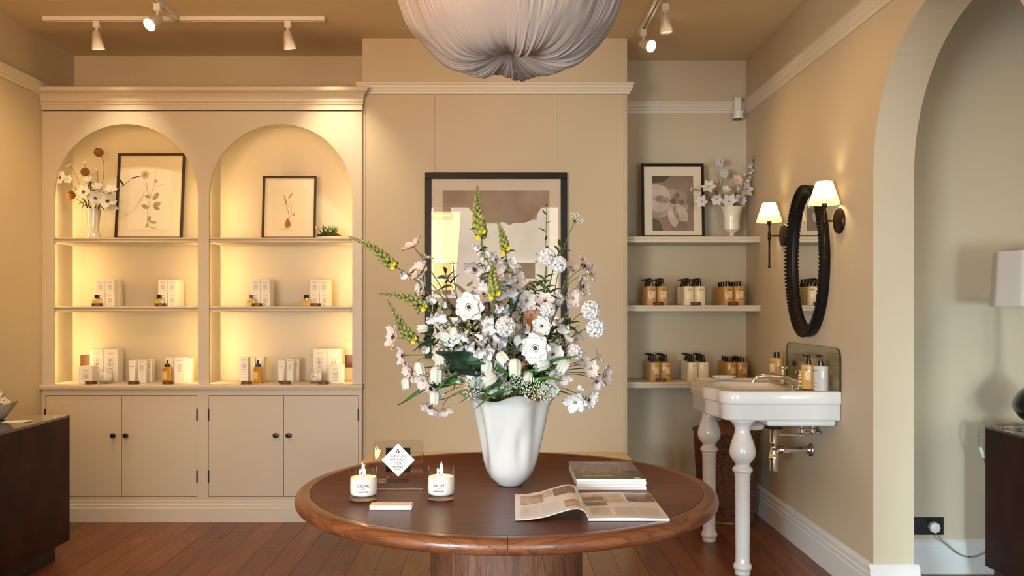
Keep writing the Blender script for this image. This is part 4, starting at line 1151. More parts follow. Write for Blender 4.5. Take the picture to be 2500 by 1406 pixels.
# ------------------------------------------------------------------ pendant
pxc, pyc = PX(1247, 2.72), 2.72
pd = thing('pendant_lamp', (pxc, pyc, ZC), 'large gathered white silk pendant shade hanging over the round table', 'pendant lamp')
zb_ = 2.04
pts_ = [(.010, .072), (.020, .056), (.06, .032), (.12, .015), (.175, .012), (.221, .030), (.261, .062), (.294, .096), (.315, .133), (.331, .173), (.340, .21), (.346, .26), (.347, .33), (.332, .42), (.298, .50), (.248, .56), (.18, .60), (.10, .61)]
cr = []
for i in range(len(pts_) - 1):
    p0, p1, p2, p3 = pts_[max(i - 1, 0)], pts_[i], pts_[i + 1], pts_[min(i + 2, len(pts_) - 1)]
    for k in range(5):
        t = k / 5
        cr.append(tuple(.5 * ((2 * p1[q]) + (-p0[q] + p2[q]) * t + (2 * p0[q] - 5 * p1[q] + 4 * p2[q] - p3[q]) * t * t + (-p0[q] + 3 * p1[q] - 3 * p2[q] + p3[q]) * t ** 3) for q in (0, 1)))
cr.append(pts_[-1])
prn = random.Random(5); ph = [prn.uniform(0, 6.28) for _ in range(8)]
def pleat(r, z, a, j):
    g_ = .55 + .45 * math.sin(7 * a + ph[4]); w = (0.0020 * math.cos(96 * a + ph[0] + 2.0 * math.sin(3 * a)) + .0014 * math.cos(150 * a + ph[2])) * g_ + 0.0016 * math.cos(41 * a + ph[1]) 
    lobe = .014 * abs(math.sin(4.5 * a + ph[3])) * min(1, r / .2) 
    f = min(1, r / .12)
    dzz = 0
    fz = max(0, min(1, (r - .04) / .12)) * max(0, min(1, (.16 - z) / .10)); fz = fz * fz * (3 - 2 * fz)
    dzz = fz * (-.007 * math.cos(9 * a + ph[5]) - .005 * math.cos(5 * a + ph[6]))
    return (max(.002, r + w * f + lobe - .007 * f), z + dzz + w * 1.6 * f * max(0, min(1, (.14 - z) / .10)))
MB().lathe(cr, (pxc, pyc, zb_), 720, cap=False, fn=pleat).build('shade', M['silk'], pd, smooth=True, angle=180)
MB().tube([(pxc, pyc, zb_ + .60), (pxc, pyc, ZC - .02)], .004).build('cord', M['cordm'], pd)
MB().lathe([(.05, ZC - .025), (.055, ZC - .02), (.055, ZC - .0005)], (pxc, pyc, 0), 24).build('ceiling_rose', M['white'], pd, smooth=True)

# ------------------------------------------------------------------ motion sensor in the alcove corner
sy = 5.70
t = thing('motion_sensor', (PX(1801, sy), sy, 2.6), 'white motion sensor mounted in the corner of the right alcove', 'sensor')
sxm = PX(1800, sy)
MB().box(sxm - .020, sxm + .022, sy - .02, YB - .031, PZ(270, sy), PZ(239, sy)).build('bracket', M['white'], t, bevel=.006)
MB().lathe([(.003, 0), (.003, .02)], (sxm + .004, sy - .028, PZ(275, sy)), 8).build('pivot', M['white'], t)
MB().lathe([(.030, PZ(292, sy)), (.034, PZ(289, sy)), (.034, PZ(287, sy)), (.028, PZ(286, sy)), (.032, PZ(273, sy))], (sxm, sy - .02, 0), 24).build('sensor_head', M['white'], t, smooth=True, angle=30)
MB().lathe([(.03, PZ(294, sy)), (.03, PZ(292.3, sy))], (sxm - .006, sy - .02, 0), 20).build('lens', M['cap'], t)

# ------------------------------------------------------------------ pictures
def picture(name, label, x0, x1, z0, z1, y, fw, depth, tilt, fmat, matcol, sheet=None, sheetm=None, group=None):
    """picture leaning or hanging: local coords with origin at bottom centre, facing -y"""
    w = x1 - x0; h = z1 - z0
    t = thing(name, ((x0 + x1) / 2, y, z0), label, 'picture', group); ORG[t.name] = Vector((0, 0, 0))
    t.rotation_euler = (-tilt, 0, 0)
    fr = []
    for (a, b, c, d) in ((-w / 2, w / 2, h - fw, h), (-w / 2, w / 2, 0, fw), (-w / 2, -w / 2 + fw, fw, h - fw), (w / 2 - fw, w / 2, fw, h - fw)):
        f = MB().box(a, b, -depth, -.004, c, d)
        fr.append(f)
    m = MB()
    for f in fr: m.merge(f)
    m.build('frame', fmat, t, local=True, bevel=.002)
    MB().box(-w / 2 + .004, w / 2 - .004, -.004, 0, .004, h - .004).build('backing', M['dkframe'], t, local=True)
    mt = MB().box(-w / 2 + fw * .8, w / 2 - fw * .8, -depth * .45, -depth * .35, fw * .8, h - fw * .8).build('mount', matcol, t, local=True)
    g = MB().quad((-w / 2 + fw, -depth * .70, fw), (w / 2 - fw, -depth * .70, fw), (w / 2 - fw, -depth * .70, h - fw), (-w / 2 + fw, -depth * .70, h - fw)).build('glass', M['picglass'] if name == 'wall_picture' else M['pane'], t, local=True)
    return t, w, h, depth
def sheet_on(t, w, depth, a0, a1, b0, b1, m, name='print', off=.0006):
    y = -depth * .45 - off
    return MB().box(a0, a1, y - .0004, y, b0, b1).build(name, m, t, local=True)
# 1 over the bench
yb = YBR - .006
t, w, h, dp = picture('wall_picture', 'large black framed picture hanging on the chimney breast behind the bouquet', PX(1038, 5.27), PX(1384, 5.27), PZ(876, 5.27), PZ(422, 5.27), yb, .037, .028, 0.0, M['ebony'], M['board'])
M['art'] = mat('muted_abstract_print', lin(190, 176, 156), .8, col2=lin(150, 122, 104), scale=3.2, detail=2)
sheet_on(t, w, dp, -w / 2 + .105, w / 2 - .105, .16, h - .105, M['art'])
wires = thing('hanging_wire', (0, YBR, 2.2), 'pair of fine white wires holding the large picture from the picture rail', 'wire')
for px in (1059, 1356): MB().tube([P(px, 424, 5.276), P(px, 218, 5.276), P(px, 197, 5.235), P(px, 199, 5.25)], .0014, 6).build('wire', M['white'], wires, smooth=True)
# flat botanical drawing helper: strokes and leaves as thin raised ink on the sheet
def ink(t, name, m, polys=(), strokes=(), y=-.014):
    mb = MB()
    for p in polys:
        n = len(p); c = (sum(q[0] for q in p) / n, sum(q[1] for q in p) / n)
        mb.add([(c[0], y, c[1])] + [(q[0], y, q[1]) for q in p], [(0, 1 + i, 1 + (i + 1) % n) for i in range(n)])
    for pts, wd in strokes:
        for i in range(len(pts) - 1):
            a, b = Vector((pts[i][0], 0, pts[i][1])), Vector((pts[i + 1][0], 0, pts[i + 1][1])); d = (b - a)
            if d.length < 1e-6: continue
            n_ = Vector((-d.z, 0, d.x)).normalized() * wd / 2
            mb.add([(a + n_) + Vector((0, y, 0)), (a - n_) + Vector((0, y, 0)), (b - n_) + Vector((0, y, 0)), (b + n_) + Vector((0, y, 0))], [(0, 1, 2, 3)])
    return mb.build(name, m, t, local=True)
def curve2(p0, p1, p2, n=8): return [tuple((1 - t) ** 2 * p0[k] + 2 * t * (1 - t) * p1[k] + t * t * p2[k] for k in (0, 1)) for t in [i / n for i in range(n + 1)]]
def leaf2(x, z, ang, L, wd, lob=4):
    pts = []
    for s in (1, -1):
        rng = range(0, 13) if s == 1 else range(12, -1, -1)
        for i in rng:
            u = i / 12; ww = wd * math.sin(PI * u) ** .7 * (1 + .28 * math.cos(u * PI * 2 * lob)); a, b = L * u, s * ww / 2
            pts.append((x + a * math.cos(ang) - b * math.sin(ang), z + a * math.sin(ang) + b * math.cos(ang)))
    return pts
M['inkleaf'] = mat('watercolour_green', lin(140, 140, 86), .9, col2=lin(176, 170, 118), scale=60)
M['inkstem'] = mat('watercolour_stem', lin(140, 112, 84), .9)
M['inkpink'] = mat('watercolour_petal', lin(206, 170, 142), .9, col2=lin(220, 190, 160), scale=60)
M['inkred'] = mat('watercolour_bulb', lin(176, 112, 74), .9, col2=lin(120, 66, 42), scale=50)
# 2 botanical print on the left niche shelf
yn = 5.50
t, w, h, dp = picture('botanical_picture', 'dark framed anemone botanical print leaning in the left arched niche', PX(279, 5.46), PX(445, 5.46), 1.7125, PZ(370, 5.46), 5.475, .016, .018, .10, M['dkframe'], M['board'])
sc = 5.46 / F
def LX(px, c=362): return (px - c) * sc
def LZ(py, b=577): return (b - py) * sc
sheet_on(t, w, dp, LX(309), LX(411), LZ(553), LZ(402), M['sheet'])
yk = -dp * .45 - .0014
st = [([(LX(357), LZ(540)), (LX(357), LZ(500))], .003), (curve2((LX(357), LZ(500)), (LX(358), LZ(460)), (LX(347), LZ(420))), .002), (curve2((LX(359), LZ(500)), (LX(362), LZ(460)), (LX(374), LZ(430))), .002),
      (curve2((LX(363), LZ(505)), (LX(362), LZ(470)), (LX(352), LZ(450))), .0015), (curve2((LX(352), LZ(450)), (LX(348), LZ(440)), (LX(340), LZ(438))), .0012), (curve2((LX(368), LZ(455)), (LX(385), LZ(435)), (LX(394), LZ(441))), .0012), (curve2((LX(372), LZ(440)), (LX(373), LZ(420)), (LX(375), LZ(412))), .0012),
      (curve2((LX(357), LZ(540)), (LX(362), LZ(550)), (LX(380), LZ(549))), .003), (curve2((LX(357), LZ(540)), (LX(352), LZ(547)), (LX(350), LZ(548))), .002)]
ink(t, 'drawn_stems', M['inkstem'], strokes=st, y=yk)
lv = [leaf2(LX(368), LZ(480), .95, .062, .030), leaf2(LX(368), LZ(494), .35, .058, .030), leaf2(LX(360), LZ(500), 2.75, .055, .028), leaf2(LX(370), LZ(497), -.3, .045, .022), leaf2(LX(362), LZ(472), 2.9, .036, .022),
      leaf2(LX(361), LZ(533), 1.45, .040, .018), leaf2(LX(361), LZ(533), -.15, .052, .020), leaf2(LX(360), LZ(535), -2.0, .034, .016)]
ink(t, 'drawn_leaves', M['inkleaf'], polys=lv, y=yk - .0002)
pt = []
for k in range(6): a = k * PI / 3 + .3; pt.append(leaf2(LX(347), LZ(416), a, .030, .017, 0))
for k in range(5): a = k * PI / 2.5 + .3; pt.append(leaf2(LX(374), LZ(432), a, .014, .009, 0))
pt.append(leaf2(LX(371), LZ(411), 1.5, .012, .010, 0)); pt.append(leaf2(LX(391), LZ(442), .6, .010, .008, 0))
ink(t, 'drawn_petals', M['inkpink'], polys=pt, y=yk - .0004)
# 3 bulb print on the right niche shelf
t, w, h, dp = picture('botanical_picture', 'small dark framed snowdrop bulb print leaning in the right arched niche', PX(638, 5.44), PX(770, 5.44), 1.7125, PZ(427, 5.44), 5.455, .014, .018, .09, M['dkframe'], M['board'])
sc = 5.44 / F
def LX(px, c=704): return (px - c) * sc
sheet_on(t, w, dp, LX(663), LX(746), LZ(561), LZ(449), M['sheet2'])
yk = -dp * .45 - .0014
ink(t, 'drawn_stems', M['inkleaf'], polys=[leaf2(LX(699), LZ(497), 1.85, .078, .009, 0), leaf2(LX(700), LZ(478), .95, .052, .010, 0), leaf2(LX(712), LZ(520), 1.0, .026, .010, 0)],
    strokes=[(curve2((LX(706), LZ(525)), (LX(700), LZ(505)), (LX(697), LZ(490))), .0035), (curve2((LX(708), LZ(525)), (LX(712), LZ(500)), (LX(706), LZ(484))), .002), (curve2((LX(697), LZ(500)), (LX(690), LZ(480)), (LX(684), LZ(495))), .0014), (curve2((LX(704), LZ(520)), (LX(703), LZ(505)), (LX(702), LZ(495))), .003)], y=yk)
ink(t, 'drawn_flowers', M['sheet'], polys=[leaf2(LX(684), LZ(494), -1.7, .014, .009, 0), leaf2(LX(712), LZ(472), -1.3, .014, .009, 0), leaf2(LX(702), LZ(500), -1.6, .010, .007, 0)], y=yk - .0002)
bp_ = [(LX(701) + .021 * math.cos(a) * (1 if math.sin(a) < 0 else .9), LZ(540) + .022 * math.sin(a) + (.016 * max(0, math.sin(a)) ** 6)) for a in [2 * PI * i / 28 for i in range(28)]]
ink(t, 'drawn_bulb', M['inkred'], polys=[bp_], strokes=[(curve2((LX(701), LZ(548)), (LX(701 + d), LZ(552)), (LX(701 + d * 1.4), LZ(554 + abs(d) * -.25 + 3))), .0010) for d in (-14, -9, -5, 0, 4, 8)], y=yk - .0003)
# 4 flower photograph on the alcove shelf
t, w, h, dp = picture('flower_photograph', 'black framed close-up photograph of a white anemone on the top alcove shelf', PX(1567, 5.60), PX(1721, 5.60), 1.732, PZ(397, 5.60), 5.615, .017, .018, .07, M['ebony'], M['board'])
sc = 5.60 / F
def LX(px, c=1644): return (px - c) * sc
M['pbg'] = mat('blurred_photo_background', lin(150, 128, 110), .6, col2=lin(112, 98, 88), scale=5, detail=1)
M['pbg2'] = mat('dark_photo_corner', lin(70, 66, 50), .6)
M['ppet'] = mat('photo_petal', lin(206, 192, 180), .6, col2=lin(178, 162, 150), scale=9, detail=1)
M['ppet2'] = mat('photo_petal_shade', lin(180, 164, 150), .6, col2=lin(150, 132, 118), scale=9, detail=1)
x0_, x1_, z0_, z1_ = LX(1594), LX(1695), LZ(559), LZ(423)
sheet_on(t, w, dp, x0_, x1_, z0_, z1_, M['pbg'])
def clip(p): return [(min(max(a, x0_), x1_), min(max(b, z0_), z1_)) for a, b in p]
yk = -dp * .45 - .0014
def pl_(x, z, ang, L, wd): return clip(leaf2(LX(x), LZ(z), ang, L, wd, 0))
ink(t, 'photo_background', M['pbg2'], polys=[clip([(LX(1594), LZ(423)), (LX(1640), LZ(423)), (LX(1622), LZ(438)), (LX(1594), LZ(441))]), clip([(LX(1594), LZ(559)), (LX(1594), LZ(528)), (LX(1612), LZ(535)), (LX(1620), LZ(559))])], y=yk)
ink(t, 'photo_petals_back', M['ppet2'], polys=[pl_(1640, 485, 1.35, .08, .075), pl_(1645, 487, .45, .10, .07), pl_(1640, 492, 3.6, .16, .09), pl_(1643, 488, -.4, .11, .06)], y=yk - .0003)
ink(t, 'photo_petals', M['ppet'], polys=[pl_(1641, 486, 2.55, .18, .085), pl_(1641, 489, 3.25, .16, .085), pl_(1642, 493, -1.45, .155, .055), pl_(1646, 492, -.95, .145, .065)], y=yk - .0006)
an = []
for k in range(16): a = 2 * PI * k / 16; an.append([(LX(1645 + 12 * math.cos(a)) + .0045 * math.cos(q), LZ(486 + 15 * math.sin(a)) + .0055 * math.sin(q)) for q in (0, 1.05, 2.1, 3.14, 4.2, 5.25)])
ink(t, 'photo_stamens', mat('photo_stamen', lin(190, 130, 90), .6), polys=an, y=yk - .0008)
ink(t, 'photo_centre', mat('photo_flower_centre', lin(86, 80, 58), .6), polys=[[(LX(1645) + .019 * math.cos(q), LZ(487) + .020 * math.sin(q)) for q in [2 * PI * i / 20 for i in range(20)]]], y=yk - .0010)
# ------------------------------------------------------------------ bottles in the right alcove
def bottle_proto(kind, pump, label):
    """oval bottle, origin at its foot, front to -y"""
    mt = M['amber'] if kind == 'amber' else M['creamb']
    t = thing('soap_bottle', (0, 0, 0), label, 'bottle')
    w, d, h = .0345, .0265, .118
    def se(r, z, a, j):
        c, s_ = math.cos(a), math.sin(a); n = 2.9
        q = (abs(c) ** n + abs(s_) ** n) ** (-1 / n); return (q * r, z)
    MB().lathe([(.96, 0), (1.0, .003), (1.0, h - .006), (.95, h - .001), (.34, h), (.34, h + .002)], n=28, sx=w, sy=d, fn=se).build('body', mt, t, smooth=True, angle=35)
    if pump:
        m = MB().lathe([(.0125, h + .001), (.0125, h + .019), (.009, h + .021), (.0075, h + .038), (.004, h + .0385), (.004, h + .042)], n=16)
        m.lathe([(.008, h + .041), (.010, h + .043), (.009, h + .047)], n=14).tube([(0, 0, h + .045), (-.020, -.001, h + .0455), (-.029, -.002, h + .041)], [.0055, .0045, .003], 8)
        m.build('pump', M['cap'], t, smooth=True, angle=35)
    else:
        MB().lathe([(.0145, h + .001), (.0145, h + .029), (.0135, h + .030)], n=20).build('cap', M['cap'], t, smooth=True, angle=35)
    return t
def front_print(t, kind, x=0.008):
    f = -.0272
    m = MB(); text_mb('GROVE', .0088, x, .093, f, m, .0001)
    m.build('lettering', M['inkdk'], t)
    if kind == 'amber':
        MB().box(x - .013, x + .013, f - .0002, f + .0004, .045, .087).build('emblem_label', M['labelc'], t)
        text_mb('WASH', .0056, x, .036, f, None, .0001).build('lettering', M['inkdk'], t)
    else:
        text_mb('LOTION', .0056, x, .032, f, None, .0001).build('lettering', M['inkgr'], t)
        text_mb('300 ml', .0048, x, .018, f, None, .0001).build('lettering', M['inkgr'], t)
protos = {}
for kind in ('amber', 'cream'):
    for pump in (True, False):
        if kind == 'cream' and not pump: continue
        for fr in (True, False):
            t = bottle_proto(kind, pump, 'x')
            if fr: front_print(t, kind)
            protos[(kind, pump, fr)] = t
usedp = set()
def put_bottle(kind, pump, fr, x, y, z, rz, label, group):
    p = protos[(kind, pump, fr)]; k = (kind, pump, fr)
    if k in usedp: o = copy_tree(p)
    else: o = p; usedp.add(k)
    o.location = (x, y, z); o.rotation_euler = (0, 0, rz); o['label'] = label; o['group'] = group
    return o
rows = ['front', 'second', 'third', 'back']
GR = [('middle', 'left', 1603, 'amber', True), ('middle', 'centre', 1694, 'cream', True), ('middle', 'right', 1790, 'amber', False),
      ('lowest', 'left', 1611.5, 'amber', True), ('lowest', 'centre', 1703.5, 'cream', True), ('lowest', 'right', 1798, 'amber', False)]
rb_ = random.Random(4)
for shelf, side, px, kind, pump in GR:
    z, yf, dy = (1.3032, 5.492, .062) if shelf == 'middle' else (.8232, 5.548, .0585)
    for r in range(4):
        for c in (0, 1):
            x = PX(px, yf) + (-.0352 if c == 0 else .0352) + rb_.uniform(-.0006, .0006)
            lab = '%s %s bottle, %s row, %s column of the %s group on the %s alcove shelf' % (kind, 'pump' if pump else 'capped', rows[r], 'left' if c == 0 else 'right', side, shelf)
            put_bottle(kind, pump, r == 0, x, yf + dy * r, z, rb_.uniform(-.04, .04) if r else 0, lab, 'bottles in the right alcove')
def price(x, y, z, txt, label, w=.061, rz=0.0):
    t = thing('price_block', (x, y, z), label, 'price tag', 'dark wood price blocks', rz=rz); ORG[t.name] = Vector((0, 0, 0))
    MB().extr([(-.011, 0), (.011, 0), (.006, .019), (-.006, .019)], -w / 2, w / 2, 'x').build('block', M['tag'], t, local=True)
    m = text_mb(txt, .0105, 0, .0055, 0, None, .0003)
    m.v = [(a, -.0112 + (c / .019) * .005 + b * 0 - .0004, c) for a, b, c in m.v]
    m.build('lettering', M['taglet'] if True else M['inkdk'], t, local=True)
for shelf, side, px, kind, pump in GR:
    z, yf = (1.3032, 5.458) if shelf == 'middle' else (.8232, 5.500)
    if (shelf, side) in (('lowest', 'centre'), ('lowest', 'right')): continue
    ppx = {('middle', 'left'): 1607.5, ('middle', 'centre'): 1698.5, ('middle', 'right'): 1790, ('lowest', 'left'): 1613.5}[(shelf, side)]
    price(PX(ppx, yf), yf + .001 if shelf == 'middle' else yf, z + (0 if shelf == 'middle' else 0), {'left': '£ 24', 'centre': '£ 26', 'right': '£ 18'}[side], 'dark wood price block before the %s bottle group on the %s alcove shelf' % (side, shelf))

# bottles on the washbasin
b1 = bottle_proto('amber', False, 'tall honey coloured capped bottle at the far end of the washbasin'); front_print(b1, 'amber', -.010)
b1.location = (PX(1896, 4.80), 4.80, bzt + .0003); b1.rotation_euler = (0, 0, math.radians(-42)); b1.scale = (1.08, 1.08, 1.03)
b2 = bottle_proto('amber', True, 'amber pump bottle behind the taps beside the white one on the washbasin'); front_print(b2, 'amber', .0)
b2.location = (1.502, 4.225, bzt + .0003); b2.rotation_euler = (0, 0, math.radians(-30)); b2.scale = (1.0, 1.0, 1.0)
b3 = bottle_proto('cream', True, 'white pump bottle at the near end of the washbasin by the splashback'); front_print(b3, 'cream', -.012)
b3.location = (1.545, 4.185, bzt + .0003); b3.rotation_euler = (0, 0, math.radians(-62))
for ch in b3.children:
    if ch.name.startswith('body'): ch.data = ch.data.copy(); ch.data.materials.clear(); ch.data.materials.append(M['china'])
b3.location = (PX(2004, 4.20), 4.20, bzt + .0003); b2.location = (PX(1974, 4.285), 4.285, bzt + .0003)

# ------------------------------------------------------------------ cartons, scent, tubes in the lit niches
def emblem(m, x, z, w, h, y):
    """printed emblem: a framed pattern of leaves"""
    def q(a, b, c, d): m.box(a, b, y - .0003, y, c, d)
    q(x - w / 2, x + w / 2, z + h - .0006, z + h); q(x - w / 2, x - w / 2 + .0006, z, z + h); q(x + w / 2 - .0006, x + w / 2, z, z + h)
    for i in range(5):
        zz = z + h * (.12 + .17 * i)
        q(x - w * .06, x + w * .06, zz, zz + h * .1)
        for s in (-1, 1):
            m.add([(x + s * w * .1, y - .0002, zz), (x + s * w * .42, y - .0002, zz + h * .08), (x + s * w * .3, y - .0002, zz + h * .14)], [(0, 1, 2)])
    q(x - w * .4, x + w * .4, z - h * .14, z - h * .10); q(x - w * .3, x + w * .3, z - h * .24, z - h * .20)
cproto = {}
def carton(x, y, z, w, d, h, label, group, rz=0.0, print_=True, name='carton'):
    key = (round(w, 4), round(d, 4), round(h, 4), print_)
    if key not in cproto:
        t = thing(name, (0, 0, 0), label, 'box', group)
        MB().box(-w / 2, w / 2, -d / 2, d / 2, 0, h).build('box', M['carton'], t, local=True, bevel=.0008)
        MB().box(-w / 2 - .0002, w / 2 + .0002, -d / 2 - .0002, d / 2 + .0002, h * .30, h * .303).build('lid_seam', M['inkgr'], t, local=True) if False else None
        if print_:
            text_mb('GROVE', min(.0095, w * .19), 0, h - w * .36, -d / 2, None, .0001).build('lettering', M['inkgr'], t, local=True)
            m = MB(); emblem(m, 0, h - w * .36 - h * .12 - min(w * .62, h * .4), w * .40, min(w * .62, h * .4), -d / 2)
            o = m.build('emblem_print', M['inkgr'], t, local=True); o['kind'] = 'stuff'
        cproto[key] = t; o = t
    else:
        o = copy_tree(cproto[key])
    o.location = (x, y, z); o.rotation_euler = (0, 0, rz); o['label'] = label; o['group'] = group
    return o
Z2 = 1.2953; ZB = ZN0 + .0003; ZS1 = 1.7113
G1 = 'small scent cartons in the lit niches'
def cube_stack(pxl, niche, place, ys=5.385, wpx=22.6):
    w = .0565; h = .0815; yc = ys + w / 2
    for r, rn in ((0, 'front'), (1, 'rear')):
        for lv, ln in ((0, 'lower'), (1, 'upper')):
            for c, cn in ((0, 'left'), (1, 'right')):
                off = random.uniform(-.0015, .0015) + (.004 if lv == 0 and c == 1 else 0)
                carton(PX(pxl, ys) + w / 2 + c * (w + .0012) + off * .3, yc + r * (w + .002), Z2 + lv * (h + .0004), w, w, h,
                       'white scent carton, %s %s, %s row of the %s stack in the %s niche' % (ln, cn, rn, place, niche), G1, 0, r == 0)
cube_stack(234, 'left', 'left'); cube_stack(386, 'left', 'right'); cube_stack(613, 'right', 'left'); cube_stack(757, 'right', 'right')
def scent(px, niche, place, y=5.345, rz=0.0):
    x = PX(px, y); t = thing('scent_bottle', (x, y, Z2), 'small square scent bottle with black cap, %s one in the %s niche' % (place, niche), 'bottle', 'square scent bottles in the lit niches', rz=rz)
    ORG[t.name] = Vector((0, 0, 0))
    MB().box(-.027, .027, -.014, .014, 0, .044).build('glass', M['perf'], t, local=True, bevel=.003)
    MB().box(-.023, .023, -.010, .010, .005, .037).build('scent', mat('pale_scent', lin(252, 226, 150), .3), t, local=True)
    MB().lathe([(.007, .044), (.007, .048)], n=12).build('collar', M['chrome'], t, local=True)
    MB().box(-.0115, .0115, -.0115, .0115, .0475, .0705).build('cap', M['cap'], t, local=True, bevel=.001)
    text_mb('GROVE', .007, -.004, .028, -.0142, None, .0001).build('lettering', M['inkdk'], t, local=True)
scent(237, 'left', 'left'); scent(389, 'left', 'right'); scent(613.5, 'right', 'left', rz=.25); scent(748, 'right', 'right', rz=-.5)
price(PX(238, 5.31), 5.308, Z2, '24.95', 'dark wood price block under the left scent bottle, left niche middle shelf')
price(PX(393, 5.31), 5.308, Z2, '24.95', 'dark wood price block under the right scent bottle, left niche middle shelf')
price(PX(628, 5.31), 5.308, Z2, '24.95', 'dark wood price block by the left carton stack, right niche middle shelf')
price(PX(771, 5.31), 5.308, Z2, '24.95', 'dark wood price block by the right carton stack, right niche middle shelf')
# bottom row
G2 = 'cartons on the cabinet worktop'
def cart(px0, px1, py_top, y, d, label, rz=0, print_=True, zb=ZB):
    w = (px1 - px0) * y / F; h = PZ(py_top, y) - zb
    return carton(PX((px0 + px1) / 2, y), y + d / 2, zb, w, d, h, label, G2, rz, print_)
cart(219, 252, 852, 5.43, .085, 'tall white carton, left of the pair behind the worktop candle, left niche')
cart(253, 287.5, 852, 5.425, .085, 'tall white carton, right of the pair behind the worktop candle, left niche')
cart(191, 224, 894, 5.325, .075, 'squat white carton at the far left of the worktop, left niche', rz=.06)
cart(321, 336, 878, 5.44, .05, 'slim white carton behind the hand cream tube, left niche', print_=False)
cart(337, 355, 878, 5.35, .045, 'slim white carton right of the hand cream tube, left niche')
cart(358, 371, 877, 5.43, .045, 'slim white carton second right of the hand cream tube, left niche')
cart(404, 423, 873, 5.44, .05, 'white carton behind the dropper bottle in the left niche', print_=False)
cart(426, 449, 873, 5.34, .048, 'white carton right of the dropper bottle in the left niche')
cart(451, 467, 874, 5.40, .05, 'white carton at the far right end of the left niche worktop')
cart(586, 606, 873, 5.34, .048, 'white carton at the left end of the right niche worktop')
cart(612, 622, 874, 5.43, .048, 'white carton left behind the dropper bottle, right niche', print_=False)
cart(624, 645, 872, 5.44, .05, 'white carton right behind the dropper bottle, right niche', print_=False)
cart(700, 716, 876, 5.36, .045, 'slim white carton right of the tube, right niche')
cart(718, 729, 876, 5.43, .045, 'slim white carton farther right of the tube, right niche')
cart(764, 797, 851, 5.42, .085, 'tall white carton, left of the pair at the right end, right niche')
cart(798.5, 832, 851, 5.425, .085, 'tall white carton, right of the pair at the right end, right niche')
cart(803, 836, 891, 5.325, .075, 'squat white carton in front of the tall pair, right niche')
def jar(px, y, label):
    x = PX(px, y); t = thing('candle', (x, y, ZB), label, 'candle', 'unlit candles in the niches')
    MB().lathe([(.034, 0), (.038, .002), (.040, .010), (.0405, .03), (.0395, .06), (.036, .089), (.034, .089), (.038, .05), (.038, .016), (.02, .0135)], (x, y, ZB), 36, cap=False).build('tumbler', M['tumbler'], t, smooth=True)
    MB().lathe([(.03, .0145), (.0365, .022), (.0375, .04), (.0365, .062), (.03, .0635), (.0, .063)], (x, y, ZB), 32, cap=False).build('wax', M['wax'], t, smooth=True)
    MB().lathe([(.034, .0005), (.038, .004), (.037, .013)], (x, y, ZB), 32).build('glass_base', M['gbase'], t, smooth=True)
    text_mb('GROVE', .009, x - .006, ZB + .038, y - .0402, None, .0001).build('lettering', M['inkdk'], t)
jar(259, 5.33, 'unlit cream candle in glass on the left niche worktop'); jar(772, 5.345, 'unlit cream candle in glass on the right niche worktop')
def dropper(px, y, label):
    x = PX(px, y); t = thing('dropper_bottle', (x, y, ZB), label, 'bottle', 'golden oil dropper bottles')
    MB().box(x - .0265, x + .0265, y - .017, y + .017, ZB, ZB + .099).build('body', M['oil'], t, bevel=.006)
    m = MB().lathe([(.017, .0995), (.017, .115), (.012, .118)], (x, y, ZB), 18); m.build('collar', M['cap'], t, smooth=True, angle=40)
    MB().lathe([(.0065, .118), (.0068, .128), (.0058, .136), (.003, .140)], (x, y, ZB), 14).build('bulb', M['cap'], t, smooth=True)
    MB().box(x - .023, x + .003, y - .0178, y - .0172, ZB + .022, ZB + .068).build('emblem_label', M['labelc'], t)
    text_mb('GROVE', .0072, x - .010, ZB + .082, y - .0178, None, .0001).build('lettering', M['inkdk'], t)
dropper(409, 5.36, 'golden oil bottle with black dropper on the left niche worktop'); dropper(630, 5.36, 'golden oil bottle with black dropper on the right niche worktop')
def tube_(px, y, label, lean=0):
    x = PX(px, y); t = thing('cream_tube', (x, y, ZB), label, 'tube', 'white hand cream tubes')
    def f(r, z, a, j):
        q = z / .135; return (r, z)
    vs = []; n = 20; L = 10
    for j in range(L + 1):
        q = j / L; sx_ = .0165 + .006 * q; sy_ = .0145 * (1 - q) + .0008
        for i in range(n): a = 2 * PI * i / n; vs.append((x + sx_ * math.cos(a) + lean * (.012 + .125 * q) * .0, y + sy_ * math.sin(a), ZB + .014 + .122 * q))
    fs = [(j * n + i, j * n + (i + 1) % n, (j + 1) * n + (i + 1) % n, (j + 1) * n + i) for j in range(L) for i in range(n)] + [tuple(range(n))[::-1], tuple(range(L * n, L * n + n))]
    MB().add(vs, fs).build('body', M['carton'], t, smooth=True, angle=40)
    MB().lathe([(.014, 0), (.0145, .002), (.0145, .0138)], (x, y, ZB), 18).build('cap', M['cap'], t, smooth=True, angle=40)
    text_mb('GROVE', .008, x, ZB + .098, y - .0065, None, .0001).build('lettering', M['inkgr'], t)
tube_(322.5, 5.35, 'white hand cream tube on the left niche worktop'); tube_(686.5, 5.36, 'white hand cream tube on the right niche worktop')
for px, ni, what in ((222, 'left', 'squat carton'), (327, 'left', 'cream tube'), (410, 'left', 'dropper bottle'), (602, 'right', 'dropper bottle'), (698, 'right', 'cream tube'), (790, 'right', 'candle')):
    price(PX(px, 5.272), 5.272, ZB, {'squat carton': '£ 42', 'candle': '£ 42', 'cream tube': '£ 18', 'dropper bottle': '£ 38'}[what], 'dark wood price block in front of the %s, %s niche worktop' % (what, ni))
